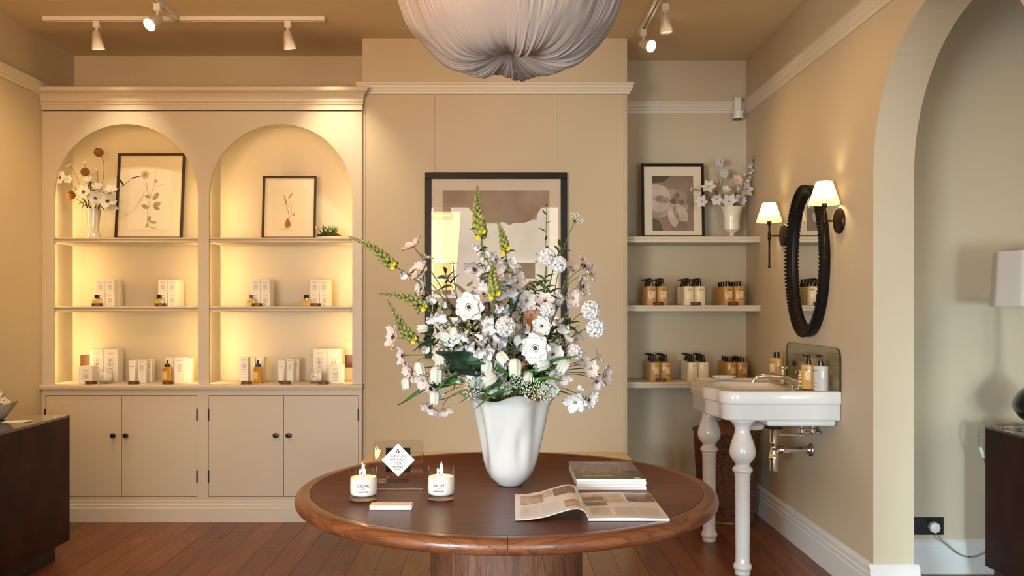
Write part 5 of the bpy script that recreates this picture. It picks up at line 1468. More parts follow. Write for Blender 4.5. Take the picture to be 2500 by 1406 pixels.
# sockets on the niche backs
for px0, px1, lab in ((197, 232, 'bronze wall socket on the back of the left niche behind the cartons'), (843, 880, 'bronze wall socket at the right end of the right niche back')):
    y = 5.5545; t = thing('wall_socket', (PX(px0, y), y, 1.0), lab, 'socket')
    xx1 = min(PX(px1, y), -.872)
    MB().box(PX(px0, y), xx1, y - .006, y, PZ(897, y), PZ(867, y)).build('plate', M['socket'], t, bevel=.002)
    MB().lathe([(.009, -.0075), (.009, -.0062)], n=12).xf(Matrix.Translation((PX(px0, y) + .03, y, PZ(884, y))) @ Matrix.Rotation(-PI / 2, 4, 'X') @ Matrix.Scale(-1, 4, (0, 0, 1))).build('switch', M['cap'], t)
# bunting string in the right alcove is not visible; nothing else stands there
# ------------------------------------------------------------------ flowers
fr = random.Random(21)
def petal_mesh(name, m, L=1.0, Wd=.8, cup=.25, ruf=.05, curl=0.0, nu=6, nv=7, tipn=0.0, r0=.10, seed=1, narrow=1.0):
    q = random.Random(seed); p1, p2 = q.uniform(0, 6), q.uniform(0, 6)
    def f(u, v):                       # u across -1..1, v along 0..1
        s = u * 2 - 1
        wid = Wd * (math.sin(PI * min(1, (v * .80 + .10))) ** .8) * narrow
        if v < .25: wid *= .35 + 2.6 * v
        y = s * wid / 2
        tip = 1 - tipn * abs(s) ** 1.5 * v - .12 * s * s * v
        x = r0 + (L - r0) * v * tip
        x += ruf * .5 * math.sin(5 * s + p1) * v ** 3
        z = cup * v ** 1.6 - curl * v ** 3 + .10 * s * s * cup * 2 * v + ruf * math.sin(6 * s + p1 + 2 * v) * v * v + ruf * .5 * math.sin(11 * s + p2) * v ** 3
        return (x, y, z)
    return MB().grid(f, nu, nv).mesh(name, m, True)
def multi(me_fn): return me_fn
PT = {
    'anem': [petal_mesh('petal', M['petal'], 1, .95, .26, .045, .10, seed=k) for k in range(3)],
    'cosm': [petal_mesh('petal', M['blush'], 1, .80, .42, .085, .14, seed=k + 5) for k in range(3)],
    'cosw': [petal_mesh('petal', M['petal'], 1, .78, .42, .085, .10, seed=k + 9) for k in range(3)],
    'peach': [petal_mesh('petal', M['peach'], 1, .90, .5, .09, .10, seed=k + 15) for k in range(2)],
    'narc': [petal_mesh('petal', M['petal'], 1, .62, .20, .05, .05, seed=k + 12) for k in range(2)],
}
def eye_mesh(name, m, r=.16, n=36, ring=.26):
    mb = MB(); mb.sphere((0, 0, .10), r, 14, 8, sz=.8)
    for i in range(n):
        a = 2 * PI * i / n; rr = ring * (1 + .15 * math.sin(i * 7)); 
        mb.sphere((rr * math.cos(a), rr * math.sin(a), .10 + .03 * math.cos(i * 3)), .028, 5, 4)
    return mb.mesh(name, m, True)
EYE = {'dark': eye_mesh('centre', M['eye']), 'gold': eye_mesh('centre', M['yeye'], .12, 24, .20), 'green': eye_mesh('centre', M['bud'], .2, 0)}
def scab_mesh(m, seed=0, N=52):
    q = random.Random(seed); mb = MB()
    mb.sphere((0, 0, 0), .72, 14, 10)
    for i in range(N):
        z = 1 - 2 * (i + .5) / N; r = math.sqrt(1 - z * z); a = i * 2.39996
        if z < -.75: continue
        d = Vector((r * math.cos(a), r * math.sin(a), z)); R = rot_to(d); R.translation = d * .62
        c = MB(); n = 10; s = q.uniform(.25, .33); ph_ = q.uniform(0, 6)
        c.v = [(0, 0, .0)] 
        for k in range(n):
            b = 2 * PI * k / n; rr = s * (1 + .18 * math.cos(5 * b + ph_)); c.v.append((rr * .55 * math.cos(b), rr * .55 * math.sin(b), .22))
        for k in range(n):
            b = 2 * PI * k / n; rr = s * (1.12 + .25 * math.cos(5 * b + ph_)); c.v.append((rr * math.cos(b), rr * math.sin(b), .34 + .05 * math.sin(5 * b + ph_)))
        c.f = [(0, 1 + k, 1 + (k + 1) % n) for k in range(n)] + [(1 + k, 1 + n + k, 1 + n + (k + 1) % n, 1 + (k + 1) % n) for k in range(n)]
        c.xf(R); mb.merge(c)
    return mb.mesh('floret_ball', m, True)
def scab_dark():
    mb = MB()
    for i in range(40):
        z = 1 - 1.6 * (i + .5) / 40; r = math.sqrt(max(0, 1 - z * z)); a = i * 2.39996 + .5
        mb.sphere((r * math.cos(a) * .86, r * math.sin(a) * .86, z * .86), .040, 5, 4)
    return mb.mesh('dark_specks', M['eye'], True)
SC = [scab_mesh(M['petal'], k) for k in range(3)]; SCD = scab_dark(); SCDRY = scab_mesh(M['dry'], 4, 60)
def bell_mesh(m):
    mb = MB()
    def f(r, z, a, j):
        rid = 1 + .09 * math.cos(6 * a); k = z
        zz = z + (.26 * abs(math.cos(3 * a)) - .16 if j >= 9 else (.10 * abs(math.cos(3 * a)) - .06 if j == 8 else 0))
        return (r * rid, zz)
    pr = [(.04, -.02), (.16, .0), (.27, .06), (.35, .15), (.395, .28), (.41, .42), (.405, .56), (.385, .70), (.36, .82), (.335, .92), (.33, .93)]
    mb.lathe(pr, n=36, cap=False, fn=f)
    mb.lathe([(r * .94, z) for r, z in pr[1:]][::-1], n=24, cap=False)
    return mb.mesh('bell', m, True)
def trumpet_mesh(m):
    mb = MB()
    def f(r, z, a, j):
        q = max(0, (z - .70) / .30)
        return (r * (1 + .16 * q * math.cos(5 * a) + .10 * q * math.sin(2 * a + 1)), z - .10 * q * math.cos(5 * a + .5))
    mb.lathe([(.05, 0), (.10, .08), (.14, .25), (.19, .45), (.25, .62), (.31, .76), (.40, .88), (.52, .96), (.56, .98), (.50, .955), (.36, .85), (.20, .5), (.02, .3)], n=25, cap=False, fn=f)
    return mb.mesh('trumpet_flower', m, True)
BELL = bell_mesh(M['bell']); TRUMP = trumpet_mesh(M['petal']); TRUMPB = trumpet_mesh(M['bell'])
def leaf_mesh(m, Wd=.24, fold=.10, bend=.15, wave=.0, n=12, serr=0.0):
    def f(u, v):
        s = u * 2 - 1; w = Wd * math.sin(PI * v ** .8) ** .85 * (1 - .25 * v)
        if serr: w *= 1 + serr * math.sin(v * 34)
        return (v, s * w / 2 + 0.03 * wave * math.sin(v * 9), fold * abs(s) * w * 2 - bend * v * v + wave * .06 * math.sin(v * 12 + s))
    return MB().grid(f, 4, n).mesh('leaf', m, True)
LF = {'sm': leaf_mesh(M['leaf'], .30, .2, .25, 0, 8), 'ser': leaf_mesh(M['leaf'], .34, .2, .2, .5, 14, .10), 'big': leaf_mesh(M['leafdk'], .42, .12, .22, .6, 14), 'blade': leaf_mesh(M['blade'], .10, .5, .35, .3, 14),
      'bladeup': leaf_mesh(M['blade'], .11, .5, -.15, .2, 14), 'lance': leaf_mesh(M['leafdk'], .22, .2, .05, .3, 12)}
BASE = Vector((VX, VY, vz + .03))
def child(root, me, name, pos, d=None, s=1.0, spin=0.0, up=None):
    o = bpy.data.objects.new(name, me); COL.objects.link(o); o.parent = root
    org = ORG[root.name]
    Mx = rot_to(d) if d is not None else Matrix.Identity(4)
    sc_ = Matrix.Diagonal((*( (s, s, s) if not isinstance(s, tuple) else s), 1))
    Mx = Matrix.Translation(Vector(pos) - org) @ Mx @ Matrix.Rotation(spin, 4, 'Z') @ sc_
    o.matrix_basis = Mx
    return o
def leafat(root, kind, p, d, L, roll=0.0):
    """leaf whose long axis runs along d from p"""
    d = Vector(d).normalized(); z = Vector((0, 0, 1)); y = z.cross(d)
    if y.length < 1e-3: y = Vector((0, 1, 0))
    y.normalize(); zz = d.cross(y)
    R = Matrix((d, y, zz)).transposed().to_4x4()
    o = bpy.data.objects.new('leaf', LF[kind]); COL.objects.link(o); o.parent = root
    o.matrix_basis = Matrix.Translation(Vector(p) - ORG[root.name]) @ R @ Matrix.Rotation(roll, 4, 'X') @ Matrix.Diagonal((L, L, L, 1))
    return o
class Vase:
    def __init__(s, base, mouth, rm): s.base = base; s.mouth = mouth; s.rm = rm
def stem_path(V, head, back, sag=0.0, n=12):
    """from inside the vase, out over the mouth, up to the back of the head"""
    head = Vector(head); h = head - V.mouth; hd = Vector((h.x, h.y, 0))
    k = min(1.0, hd.length / (V.rm * 2.2)); dd = hd.normalized() if hd.length > 1e-4 else Vector((0, 0, 0))
    m = V.mouth + dd * V.rm * k * .75
    b = V.base - dd * V.rm * .12
    end = head - Vector(back).normalized() * .004
    L = (end - m).length
    up = Vector((dd.x * .35, dd.y * .35, 1)).normalized()
    c1 = m + up * L * .45 + Vector((0, 0, sag))
    c2 = end - Vector(back).normalized() * L * .30
    p = [b, b * .5 + m * .5] + bez(m, c1, c2, end, n)
    return p
def newflower(V, name, label, cat, group): 
    t = thing(name, V.base, label, cat, group); return t
MV = Vase(BASE, Vector((VX, VY, 1.015)), .088)
BC = Vector((VX, VY, 1.16))
def facing(pos, C, camw=.6):
    d = (Vector(pos) - C); d.normalize(); return (d + Vector((0, -camw, 0))).normalized()
def open_flower(V, kind, eye, npet, pos, r, d, label, group, name='flower', cat='flower', stemr=.0016, leaves=0, whorl=True, sag=0, two=False):
    t = newflower(V, name, label, cat, group)
    d = Vector(d).normalized()
    if kind in PT:
        R = rot_to(d)
        layers = [(0, 1.0, 0.0)] + ([(.5, .78, .12)] if two else [])
        for off, sc, lift in layers:
            for k in range(npet):
                a = 2 * PI * (k + off) / npet + fr.uniform(-.12, .12)
                me = PT[kind][k % len(PT[kind])]
                o = bpy.data.objects.new('petal', me); COL.objects.link(o); o.parent = t
                s = r * sc * fr.uniform(.92, 1.06)
                Mx = Matrix.Translation(Vector(pos) - ORG[t.name] + d * (lift * r)) @ R @ Matrix.Rotation(a, 4, 'Z') @ Matrix.Rotation(fr.uniform(-.14, .12), 4, 'Y') @ Matrix.Diagonal((s, s, s, 1))
                o.matrix_basis = Mx
        if eye: child(t, EYE[eye], 'centre', Vector(pos) + d * r * (.06), d, r * (.82 if eye == 'dark' else .8))
        child(t, EYE['green'], 'calyx', Vector(pos) - d * r * .02, -d, r * .42)
    path = stem_path(V, Vector(pos) - d * r * .05, d, sag)
    MB().tube(path, stemr, 6).build('stem', M['stem'], t, smooth=True)
    n = len(path)
    for i in range(leaves):
        q = path[int(n * fr.uniform(.45, .85))]; a = fr.uniform(0, 2 * PI)
        leafat(t, 'ser' if fr.random() < .5 else 'sm', q, (math.cos(a), math.sin(a) * .6 - .3, .5), fr.uniform(.035, .06), fr.uniform(-.5, .5))
    return t
def scabiosa(V, pos, r, d, label, group, dry=False, stemr=.0016):
    t = newflower(V, 'scabiosa', label, 'flower', group)
    o = child(t, SCDRY if dry else SC[fr.randrange(3)], 'floret_ball', pos, d, r, fr.uniform(0, 6)); o['kind'] = 'stuff'
    if not dry: o = child(t, SCD, 'dark_specks', pos, d, r); o['kind'] = 'stuff'
    path = stem_path(V, Vector(pos) - Vector(d) * r * .7, d)
    MB().tube(path, stemr, 6).build('stem', M['stem'], t, smooth=True)
    for k in range(4):
        a = k * PI / 2 + .4; R = rot_to(d); dr = R @ Vector((math.cos(a), math.sin(a), -.2)); leafat(t, 'sm', Vector(pos) - Vector(d) * r * .75, dr, r * .9)
    return t
def bellflower(V, pos, L, d, label, group, arch=True, stemr=.0014):
    """pos: the shoulder of the bell; d: the way the mouth points"""
    t = newflower(V, 'bell_flower', label, 'flower', group)
    d = Vector(d).normalized()
    child(t, BELL, 'bell', pos, d, (L * .92, L * .92, L * 1.02), fr.uniform(0, 1))
    child(t, EYE['green'], 'calyx', Vector(pos) + d * L * .02, -d, L * .26)
    top = Vector(pos) - d * L * .02
    dd = Vector((top.x - V.mouth.x, top.y - V.mouth.y, 0)); dn = dd.normalized() if dd.length > 1e-4 else Vector((0, 0, 0))
    k = min(1, dd.length / (V.rm * 2)); m = V.mouth + dn * V.rm * k * .75; b = V.base - dn * V.rm * .12
    hgt = max(.02, .04 + .3 * dd.length)
    p = [b, b * .5 + m * .5] + bez(m, m + Vector((dn.x * .02, dn.y * .02, .5 * max(.03, top.z - m.z + .05))), top - d * (L * 1.0) + Vector((-dn.x * .015, -dn.y * .015, 0)), top, 12)
    MB().tube(p, stemr, 6).build('stem', M['stem'], t, smooth=True)
    return t
def spike(V, pts, label, group, L_bud=.42, r=.013, bells=8, bell_L=.036, nb=46, leafk=5, bellm=None, stemr=.0024, budm='bud', name='foxglove_spike', bell_from=None, yellow=True):
    """pts: path from the tip downwards to the mouth of the vase"""
    path = smooth_path(pts, 8)
    t = newflower(V, name, label, 'flower', group)
    tail = [path[-1], V.mouth * .5 + path[-1] * .5, V.mouth + (path[-1] - V.mouth) * .12, V.base]
    full = path + tail[1:] if (path[-1] - V.mouth).length > .03 else path + [V.base]
    m = len(full)
    MB().tube(full, [stemr * (.35 + .65 * min(1, i / (m * .5))) for i in range(m)], 6).build('stem', M['stem'], t, smooth=True)
    # arc lengths
    cum = [0]
    for a, b in zip(path, path[1:]): cum.append(cum[-1] + (b - a).length)
    T = cum[-1]
    def at(s):
        for i in range(len(path) - 1):
            if cum[i + 1] >= s:
                q = (s - cum[i]) / max(1e-9, cum[i + 1] - cum[i]); return path[i].lerp(path[i + 1], q), (path[i] - path[i + 1]).normalized()
        return path[-1], (path[-2] - path[-1]).normalized()
    Lb = T * L_bud; bm = MB()
    for i in range(nb):
        q = (i + .5) / nb; s = Lb * q; p, d = at(s); a = i * 2.39996
        R = rot_to(d); side = R @ Vector((math.cos(a), math.sin(a), 0)); rad = r * .92 * (.25 + .75 * min(1, q * 1.3))
        size = rad * (.40 + .10 * q)
        dd = (side * .8 + d * .9).normalized(); c = p + side * rad * .66
        b = MB().sphere((0, 0, 0), size, 8, 6, sz=1.45); RR_ = rot_to(dd); RR_.translation = c + dd * size * .4; bm.merge(b.xf(RR_))
    o = bm.build('buds', M[budm], t, smooth=True); o['kind'] = 'stuff'
    if yellow:
        for k in range(2):
            p, d = at(Lb * (.9 + .12 * k)); child(t, TRUMP, 'opening_bud', p + Vector((.006 * (-1) ** k, -.010, .002)), Vector((.3 * (-1) ** k, -.8, -.2)), .013).data = YT
    for k in range(leafk):
        p, d = at(Lb * (.85 + .15 * k)); a = k * 2.4 + fr.uniform(-.4, .4); R = rot_to(d)
        leafat(t, 'ser', p, R @ Vector((math.cos(a), math.sin(a), .15)), fr.uniform(.022, .036), fr.uniform(-.6, .6))
    s0 = Lb * 1.05 if bell_from is None else T * bell_from
    for k in range(bells):
        q = (k + .5) / bells; s = s0 + (T - s0) * q * .95; p, d = at(s); a = k * 2.0 + fr.uniform(-.4, .4)
        R = rot_to(d); side = R @ Vector((math.cos(a), math.sin(a), 0)); side.y = -abs(side.y) * .8 - .15
        dd = (side * .9 + Vector((0, 0, -.75))).normalized(); sz = bell_L * fr.uniform(.85, 1.12) * (.75 + .35 * q)
        child(t, bellm or TRUMP, 'trumpet_flower', p + side * .006, dd, sz, fr.uniform(0, 6))
        leafat(t, 'sm', p, (side + Vector((0, 0, .5))).normalized(), sz * .5, fr.uniform(-.5, .5))
    return t
YT = trumpet_mesh(M['yellow'])
def umbel(V, pos, r, d, label, group, N=30, mt='umbel', st=True):
    t = newflower(V, 'lace_flower', label, 'flower', group)
    mb = MB(); stg = MB(); d = Vector(d).normalized(); R = rot_to(d); root = Vector(pos) - d * r * .9
    for i in range(N):
        a = i * 2.39996; q = math.sqrt((i + .5) / N); e = R @ Vector((math.cos(a) * q * r, math.sin(a) * q * r, -.25 * r * q * q)) + Vector(pos)
        stg.tube([root, e], .0005, 4, cap=False)
        for k in range(7):
            o_ = Vector((fr.uniform(-1, 1), fr.uniform(-1, 1), fr.uniform(-1, 1))) * r * .13
            mb.sphere(e + o_, r * fr.uniform(.035, .06), 5, 4)
    o = mb.build('florets', M[mt], t, smooth=True); o['kind'] = 'stuff'
    o = stg.build('rays', M['stem'], t); o['kind'] = 'stuff'
    if st: MB().tube(stem_path(V, root, d), .0015, 6).build('stem', M['stem'], t, smooth=True)
    return t
def sprig(V, pos, d, label, group, kind='sm', n=9, L=.045, name='leafy_sprig', spread=.09):
    t = newflower(V, name, label, 'foliage', group); d = Vector(d).normalized()
    path = stem_path(V, pos, d); MB().tube(path, .0015, 6).build('stem', M['stem'], t, smooth=True)
    e = Vector(pos)
    for i in range(n):
        q = i / max(1, n - 1); p = e - d * spread * q; a = i * 2.4; R = rot_to(d); s = R @ Vector((math.cos(a), math.sin(a), .7 - .3 * q))
        leafat(t, kind, p, s, L * fr.uniform(.75, 1.15), fr.uniform(-.6, .6))
    return t
def px2(px, py, dy): return P(px, py, VY + dy)
sc0 = VY / F
EDG = {}
# --- anemones: px, py, r px, depth, facing
G = 'white anemones in the big bouquet'
A_ = [
 (1146, 750, 37, -.12, (-.25, -1, .15), 'large open white anemone with dark centre, upper left of the bouquet front'),
 (1322, 796, 25, -.13, (.1, -1, .1), 'small round white anemone with dark centre between the scabiosa and the large anemone'),
 (1307, 850, 37, -.17, (-.1, -1, .05), 'large open white anemone with dark centre at the lower right front of the bouquet'),
 (1347, 864, 29, -.13, (.5, -.8, -.15), 'white anemone half hidden behind the right side of the largest one'),
 (1180, 718, 26, -.06, (.2, -1, .3), 'white anemone just above right of the upper left anemone'),
 (963, 823, 31, -.04, (-.9, -.5, .15), 'blush anemone seen side-on at the far left edge of the bouquet'),
 (1160, 655, 30, .0, (-.35, -.6, -.65), 'blush flower drooping in front of the picture glass at upper centre'),
 (1010, 602, 30, .02, (-.55, -.3, .75), 'pale flower seen from beneath at the upper left before the black frame'),
 (1038, 630, 19, .02, (.35, -.2, .9), 'small pale flower next to the upturned one at upper left'),
 (1075, 873, 24, -.05, (-.7, -.6, -.2), 'blush flower low on the left side over the long green blade'),
]
for px, py, r, dy, d, lab in A_:
    blush = 'blush' in lab or 'pale' in lab
    open_flower(MV, 'cosm' if blush else 'anem', 'dark' if 'pale' not in lab else None, 6 if blush else 7, px2(px, py, dy), r * sc0 * (1 + dy / VY) * 1.06, d, lab, None, name='anemone', leaves=1, two=not blush)
# --- blush and white cosmos at the sides
C_ = [
 (985, 868, 24, .0, (-.85, -.55, -.05), 'blush', 'blush ruffled flower second down the left edge of the bouquet'),
 (1002, 905, 25, .0, (-.75, -.6, -.2), 'blush', 'blush ruffled flower third down the left edge of the bouquet'),
 (1035, 926, 27, -.03, (-.5, -.7, -.45), 'blush', 'blush flower hanging over the left side above the vase rim'),
 (1053, 948, 20, -.02, (-.3, -.6, -.7), 'blush', 'small blush flower just below it at the left of the vase rim'),
 (1052, 992, 27, -.02, (-.45, -.5, -.7), 'blush', 'pale flower hanging lowest at the left of the vase'),
 (1083, 1000, 22, -.05, (.25, -.5, -.8), 'blush', 'blush tassel-like flower hanging lowest left nearer the vase'),
 (1067, 968, 17, -.04, (.1, -.5, .6), 'white', 'small white flower above the lowest left pair'),
 (1025, 665, 31, -.02, (-.55, -.6, .5), 'blush', 'blush open flower left of the picture frame bottom half'),
 (1033, 700, 26, -.01, (-.7, -.5, .2), 'blush', 'blush ruffled flower against the left bar of the black frame'),
 (1090, 680, 18, .02, (.1, -.3, .9), 'white', 'small white flower on a branching stem left of centre'),
 (1107, 645, 10, .03, (.0, -.2, 1), 'white', 'tiny white flower bud on a thin stem in front of the glass'),
 (1205, 660, 30, .03, (.3, -.7, .4), 'blush', 'blush flower behind the tall central bud spike'),
 (1260, 690, 30, .05, (.2, -.8, .3), 'blush', 'blush ruffled flower right of the central spikes'),
 (1245, 655, 26, .06, (.0, -.8, .5), 'white', 'white flower at the back above the central blooms'),
 (1285, 735, 29, .03, (.2, -.9, .2), 'white', 'white ruffled flower right of the tall dark leaf'),
 (1425, 652, 27, .0, (.75, -.4, .45), 'blush', 'pale flower highest on the right edge of the bouquet'),
 (1440, 668, 22, .0, (.8, -.4, .1), 'blush', 'pale flower on the right edge just below the highest one'),
 (1393, 655, 22, .04, (.3, -.5, .7), 'blush', 'pale flower between the twin scabiosas and the right edge'),
 (1420, 700, 27, .0, (.7, -.5, .1), 'blush', 'pale ruffled flower on the right edge above the scabiosa pair'),
 (1395, 728, 25, -.02, (.5, -.8, .0), 'blush', 'pale flower left of the right-hand scabiosa pair'),
 (1405, 828, 22, .06, (.6, -.6, .0), 'blush', 'blush petal flower behind the right-hand leaves'),
 (1330, 735, 22, -.02, (.1, -.9, .3), 'blush', 'blush flower beside the inner scabiosa heads'),
 (1420, 880, 20, -.02, (.5, -.8, .3), 'blush', 'pale flower inner one of the right lower cluster'),
 (1458, 872, 19, -.01, (.8, -.3, .5), 'blush', 'pale flower at the top of the right lower cluster'),
 (1440, 900, 22, -.03, (.4, -.9, .0), 'blush', 'pale flower in the middle of the right lower cluster'),
 (1474, 916, 28, -.02, (.85, -.5, -.1), 'blush', 'largest pale flower at the far right of the lower cluster'),
 (1455, 930, 22, -.03, (.5, -.7, -.4), 'blush', 'pale flower at the bottom of the right lower cluster'),
 (1404, 980, 27, -.05, (-.1, -.85, -.4), 'white', 'white ruffled flower hanging lowest at the right of the vase'),
 (1435, 975, 26, -.04, (.6, -.7, -.3), 'white', 'white ruffled flower hanging beside the lowest right one'),
 (1415, 953, 12, -.04, (.0, -.5, .8), 'white', 'tiny white bud above the lowest right pair'),
 (1365, 920, 30, -.10, (.3, -.7, -.55), 'blush', 'blush flower drooping over the right vase rim'),
 (1345, 942, 24, -.11, (-.3, -.7, -.5), 'white', 'white flower tucked on the right vase rim'),
 (1300, 775, 21, .03, (.0, -1, .2), 'peach', 'peach coloured flower showing through behind the anemones'),
 (1130, 925, 22, -.02, (-.3, -.9, .0), 'peach', 'peach flower low at the left among the stems'),
 (1268, 893, 20, -.06, (.0, -1, .0), 'peach', 'peach flower between the hanging bells at the centre'),
]
for px, py, r, dy, d, k, lab in C_:
    open_flower(MV, {'blush': 'cosm', 'white': 'cosw', 'peach': 'peach'}[k], None if r < 20 or k == 'peach' else ('dark' if fr.random() < .3 else 'green'), 6 if r > 14 else 4, px2(px, py, dy), r * sc0 * 1.08, d, lab, None, name='ruffled_flower', two=(r > 24), sag=.0)
# --- scabiosa
S_ = [
 (1335, 627, 22, .0, (-.05, -1, .2), 'round white scabiosa head, upper of the pair before the right frame bar'),
 (1364, 645, 21, .0, (.2, -1, .1), 'round white scabiosa head, lower of the pair before the right frame bar'),
 (1442, 757, 24, -.02, (.4, -.9, .1), 'round white scabiosa head, upper of the pair at the right edge'),
 (1454, 801, 24, -.02, (.45, -.9, .0), 'round white scabiosa head, lower of the pair at the right edge'),
 (1362, 731, 17, .02, (.2, -.9, .3), 'small white scabiosa head between the twin pairs'),
 (1337, 757, 20, -.06, (.1, -1, .2), 'white scabiosa head just above the small anemone'),
 (1234, 797, 25, -.13, (-.15, -1, .2), 'large creamy scabiosa head at the centre front of the bouquet'),
 (1402, 860, 21, -.07, (.4, -.9, .3), 'white scabiosa head right of the largest anemone'),
 (1275, 745, 19, .04, (.2, -.9, .3), 'greyish scabiosa head in the shade behind the tall dark leaf'),
]
for px, py, r, dy, d, lab in S_: scabiosa(MV, px2(px, py, dy), r * sc0 * .96, Vector(d).normalized(), lab, None)
# --- hanging bells
B_ = [
 (1070, 858, 34, -.05, (.25, -.3, -1), 'white hanging bell flower upper left, leaning right'), (1020, 884, 32, -.04, (.3, -.3, -1), 'white hanging bell flower at the left over the blush blooms'),
 (1066, 895, 38, -.07, (.0, -.3, -1), 'large white hanging bell low at the left front'), (989, 922, 27, -.0, (.15, -.1, -1), 'lone white bell hanging at the far left edge'),
 (1190, 880, 36, -.14, (-.1, -.3, -1), 'white hanging bell left of centre under the green blade'), (1257, 876, 38, -.16, (.0, -.35, -1), 'white hanging bell at the bottom centre of the bouquet'),
 (1217, 862, 34, -.14, (.6, -.5, -.7), 'white bell leaning right beside the central bell'), (1210, 917, 36, -.15, (-.8, -.4, -.45), 'white bell lying sideways near the vase rim'),
 (1340, 884, 34, -.15, (-.9, -.4, -.3), 'white bell lying sideways under the large anemone'), (1385, 880, 36, -.12, (-.55, -.4, -.8), 'large white bell at the right under the scabiosa'),
 (1358, 905, 30, -.10, (-.4, -.4, -.9), 'white bell tucked below it at the right'), (1262, 822, 30, -.08, (.3, -.6, -.6), 'white bell showing between the centre blooms'),
 (1075, 812, 32, -.08, (.8, -.4, -.5), 'white bell pointing right at the left centre'), (1130, 862, 30, -.10, (.2, -.4, -1), 'white bell in front of the big dark leaf top'),
 (1290, 905, 28, -.12, (-.1, -.5, -1), 'greenish bell over the lace flowers'), (1062, 955, 30, -.05, (-.05, -.2, -1), 'white bell hanging low left beside the vase rim'),
 (1105, 800, 30, -.10, (.3, -.4, -1), 'slim white bell under the left bud spikes'), (1045, 800, 26, -.06, (-.9, -.3, -.1), 'white bell pointing left at the middle left side'),
]
for px, py, L, dy, d, lab in B_: bellflower(MV, px2(px, py, dy), L * sc0 * 1.05, d, lab, None)
# --- bud spikes
def pp(*a): return [px2(*q) for q in a]
spike(MV, pp((850, 577, -.05), (905, 602, -.04), (955, 645, -.03), (1000, 672, -.02), (1040, 710, -.01), (1110, 800, .0), (1190, 940, .0)), 'long green bud spike reaching farthest left over the cabinet edge', None, .27, .016, 12, .034, 52, 6)
spike(MV, pp((924, 717, -.06), (965, 720, -.06), (1005, 733, -.05), (1060, 770, -.05), (1130, 860, -.03), (1190, 950, 0)), 'pale green bud spike pointing straight left at mid height', None, .33, .016, 10, .036, 44, 6)
spike(MV, pp((945, 730, -.02), (970, 775, -.03), (1000, 820, -.03), (1060, 860, -.02), (1150, 920, 0)), 'olive green bud spike just below the straight left one', None, .44, .016, 4, .034, 44, 6)
spike(MV, pp((1166, 454, .02), (1165, 500, .02), (1170, 550, .02), (1180, 610, .0), (1190, 690, -.02), (1200, 820, -.03), (1215, 950, 0)), 'tallest green bud spike rising over the picture glass', None, .25, .019, 16, .040, 60, 9)
spike(MV, pp((1214, 534, .04), (1228, 580, .04), (1238, 640, .03), (1248, 720, .0), (1240, 830, -.02), (1235, 950, 0)), 'second tallest bud spike right of the tallest', None, .20, .014, 16, .038, 44, 10)
spike(MV, pp((1202, 636, -.10), (1204, 680, -.11), (1208, 715, -.11), (1205, 800, -.10), (1215, 900, -.06), (1225, 950, 0)), 'pale bud spike at the centre front above the scabiosa', None, .26, .018, 9, .040, 44, 5)
for pts, lab in (
  (pp((1075, 742, -.07), (1100, 790, -.08), (1140, 850, -.08), (1190, 940, -.03)), 'stem of white foxglove trumpets at the left centre'),
  (pp((1140, 790, -.12), (1160, 830, -.13), (1180, 880, -.12), (1205, 945, -.05)), 'stem of white foxglove trumpets in front of the dark leaf'),
  (pp((1210, 760, -.08), (1200, 800, -.10), (1195, 850, -.12), (1215, 945, -.05)), 'stem of white foxglove trumpets below the centre spike'),
  (pp((1175, 590, .03), (1190, 640, .03), (1210, 700, .02), (1225, 820, 0)), 'stem of white foxglove trumpets high behind the centre'),
  (pp((1290, 690, .06), (1280, 740, .05), (1265, 820, .02), (1245, 940, 0)), 'stem of white trumpets at the back right of centre'),
  (pp((1385, 760, .0), (1370, 810, -.02), (1340, 870, -.03), (1290, 950, 0)), 'stem of white trumpets behind the right scabiosas')):
    spike(MV, pts, lab, None, .08, .007, 11, .044, 8, 3, yellow=False, bell_from=.04, bellm=TRUMP)
# --- lace flowers
for px, py, r, dy, d, lab in ((1410, 528, 21, .02, (.4, -.6, .8), 'green-white lace flower on a long curved stem at the upper right'), (1300, 948, 28, -.15, (0, -.9, .2), 'white lace flower over the front vase rim'),
    (1335, 962, 22, -.14, (.3, -.8, -.2), 'white lace flower spilling over the right front rim'), (1268, 925, 22, -.13, (-.1, -.9, .3), 'white lace flower above the front rim'), (1153, 950, 24, -.13, (-.2, -.9, .1), 'white lace flower at the left front rim'),
    (1236, 948, 15, -.14, (0, -1, .1), 'small lace flower at the centre of the rim'), (1372, 838, 24, -.02, (.3, -.8, .5), 'greenish lace flower right of the small anemone'), (1085, 840, 20, -.02, (-.2, -.8, .4), 'greenish lace flower in the left centre')):
    umbel(MV, px2(px, py, dy), r * sc0, d, lab, None)
# --- leaves and sprigs
def single_leaf(kind, a, b, L, label, roll=0, name='long_leaf'):
    t = newflower(MV, name, label, 'leaf', None); p0 = px2(*a); p1 = px2(*b)
    d = p1 - p0; leafat(t, kind, p0, d, d.length * L, roll)
    m = MV.mouth + (p0 - MV.mouth) * .25
    MB().tube(bez(MV.base, m, m.lerp(p0, .5), p0, 8), .0013, 6).build('stem', M['stem'], t, smooth=True)
single_leaf('big', (1205, 935, -.11), (1085, 850, -.17), 1.15, 'broad dark green leaf at the left front of the bouquet', .9, 'broad_leaf')
single_leaf('big', (1215, 930, -.12), (1125, 880, -.19), 1.1, 'second broad dark leaf low beside the left front one', -.6, 'broad_leaf')
single_leaf('lance', (1238, 795, -.02), (1278, 700, -.05), 1.05, 'tall dark lance leaf right of the centre spikes', 1.2)
single_leaf('lance', (1060, 830, -.05), (1018, 850, -.08), 1.3, 'dark leaf crossing the frame bottom at left', .8)
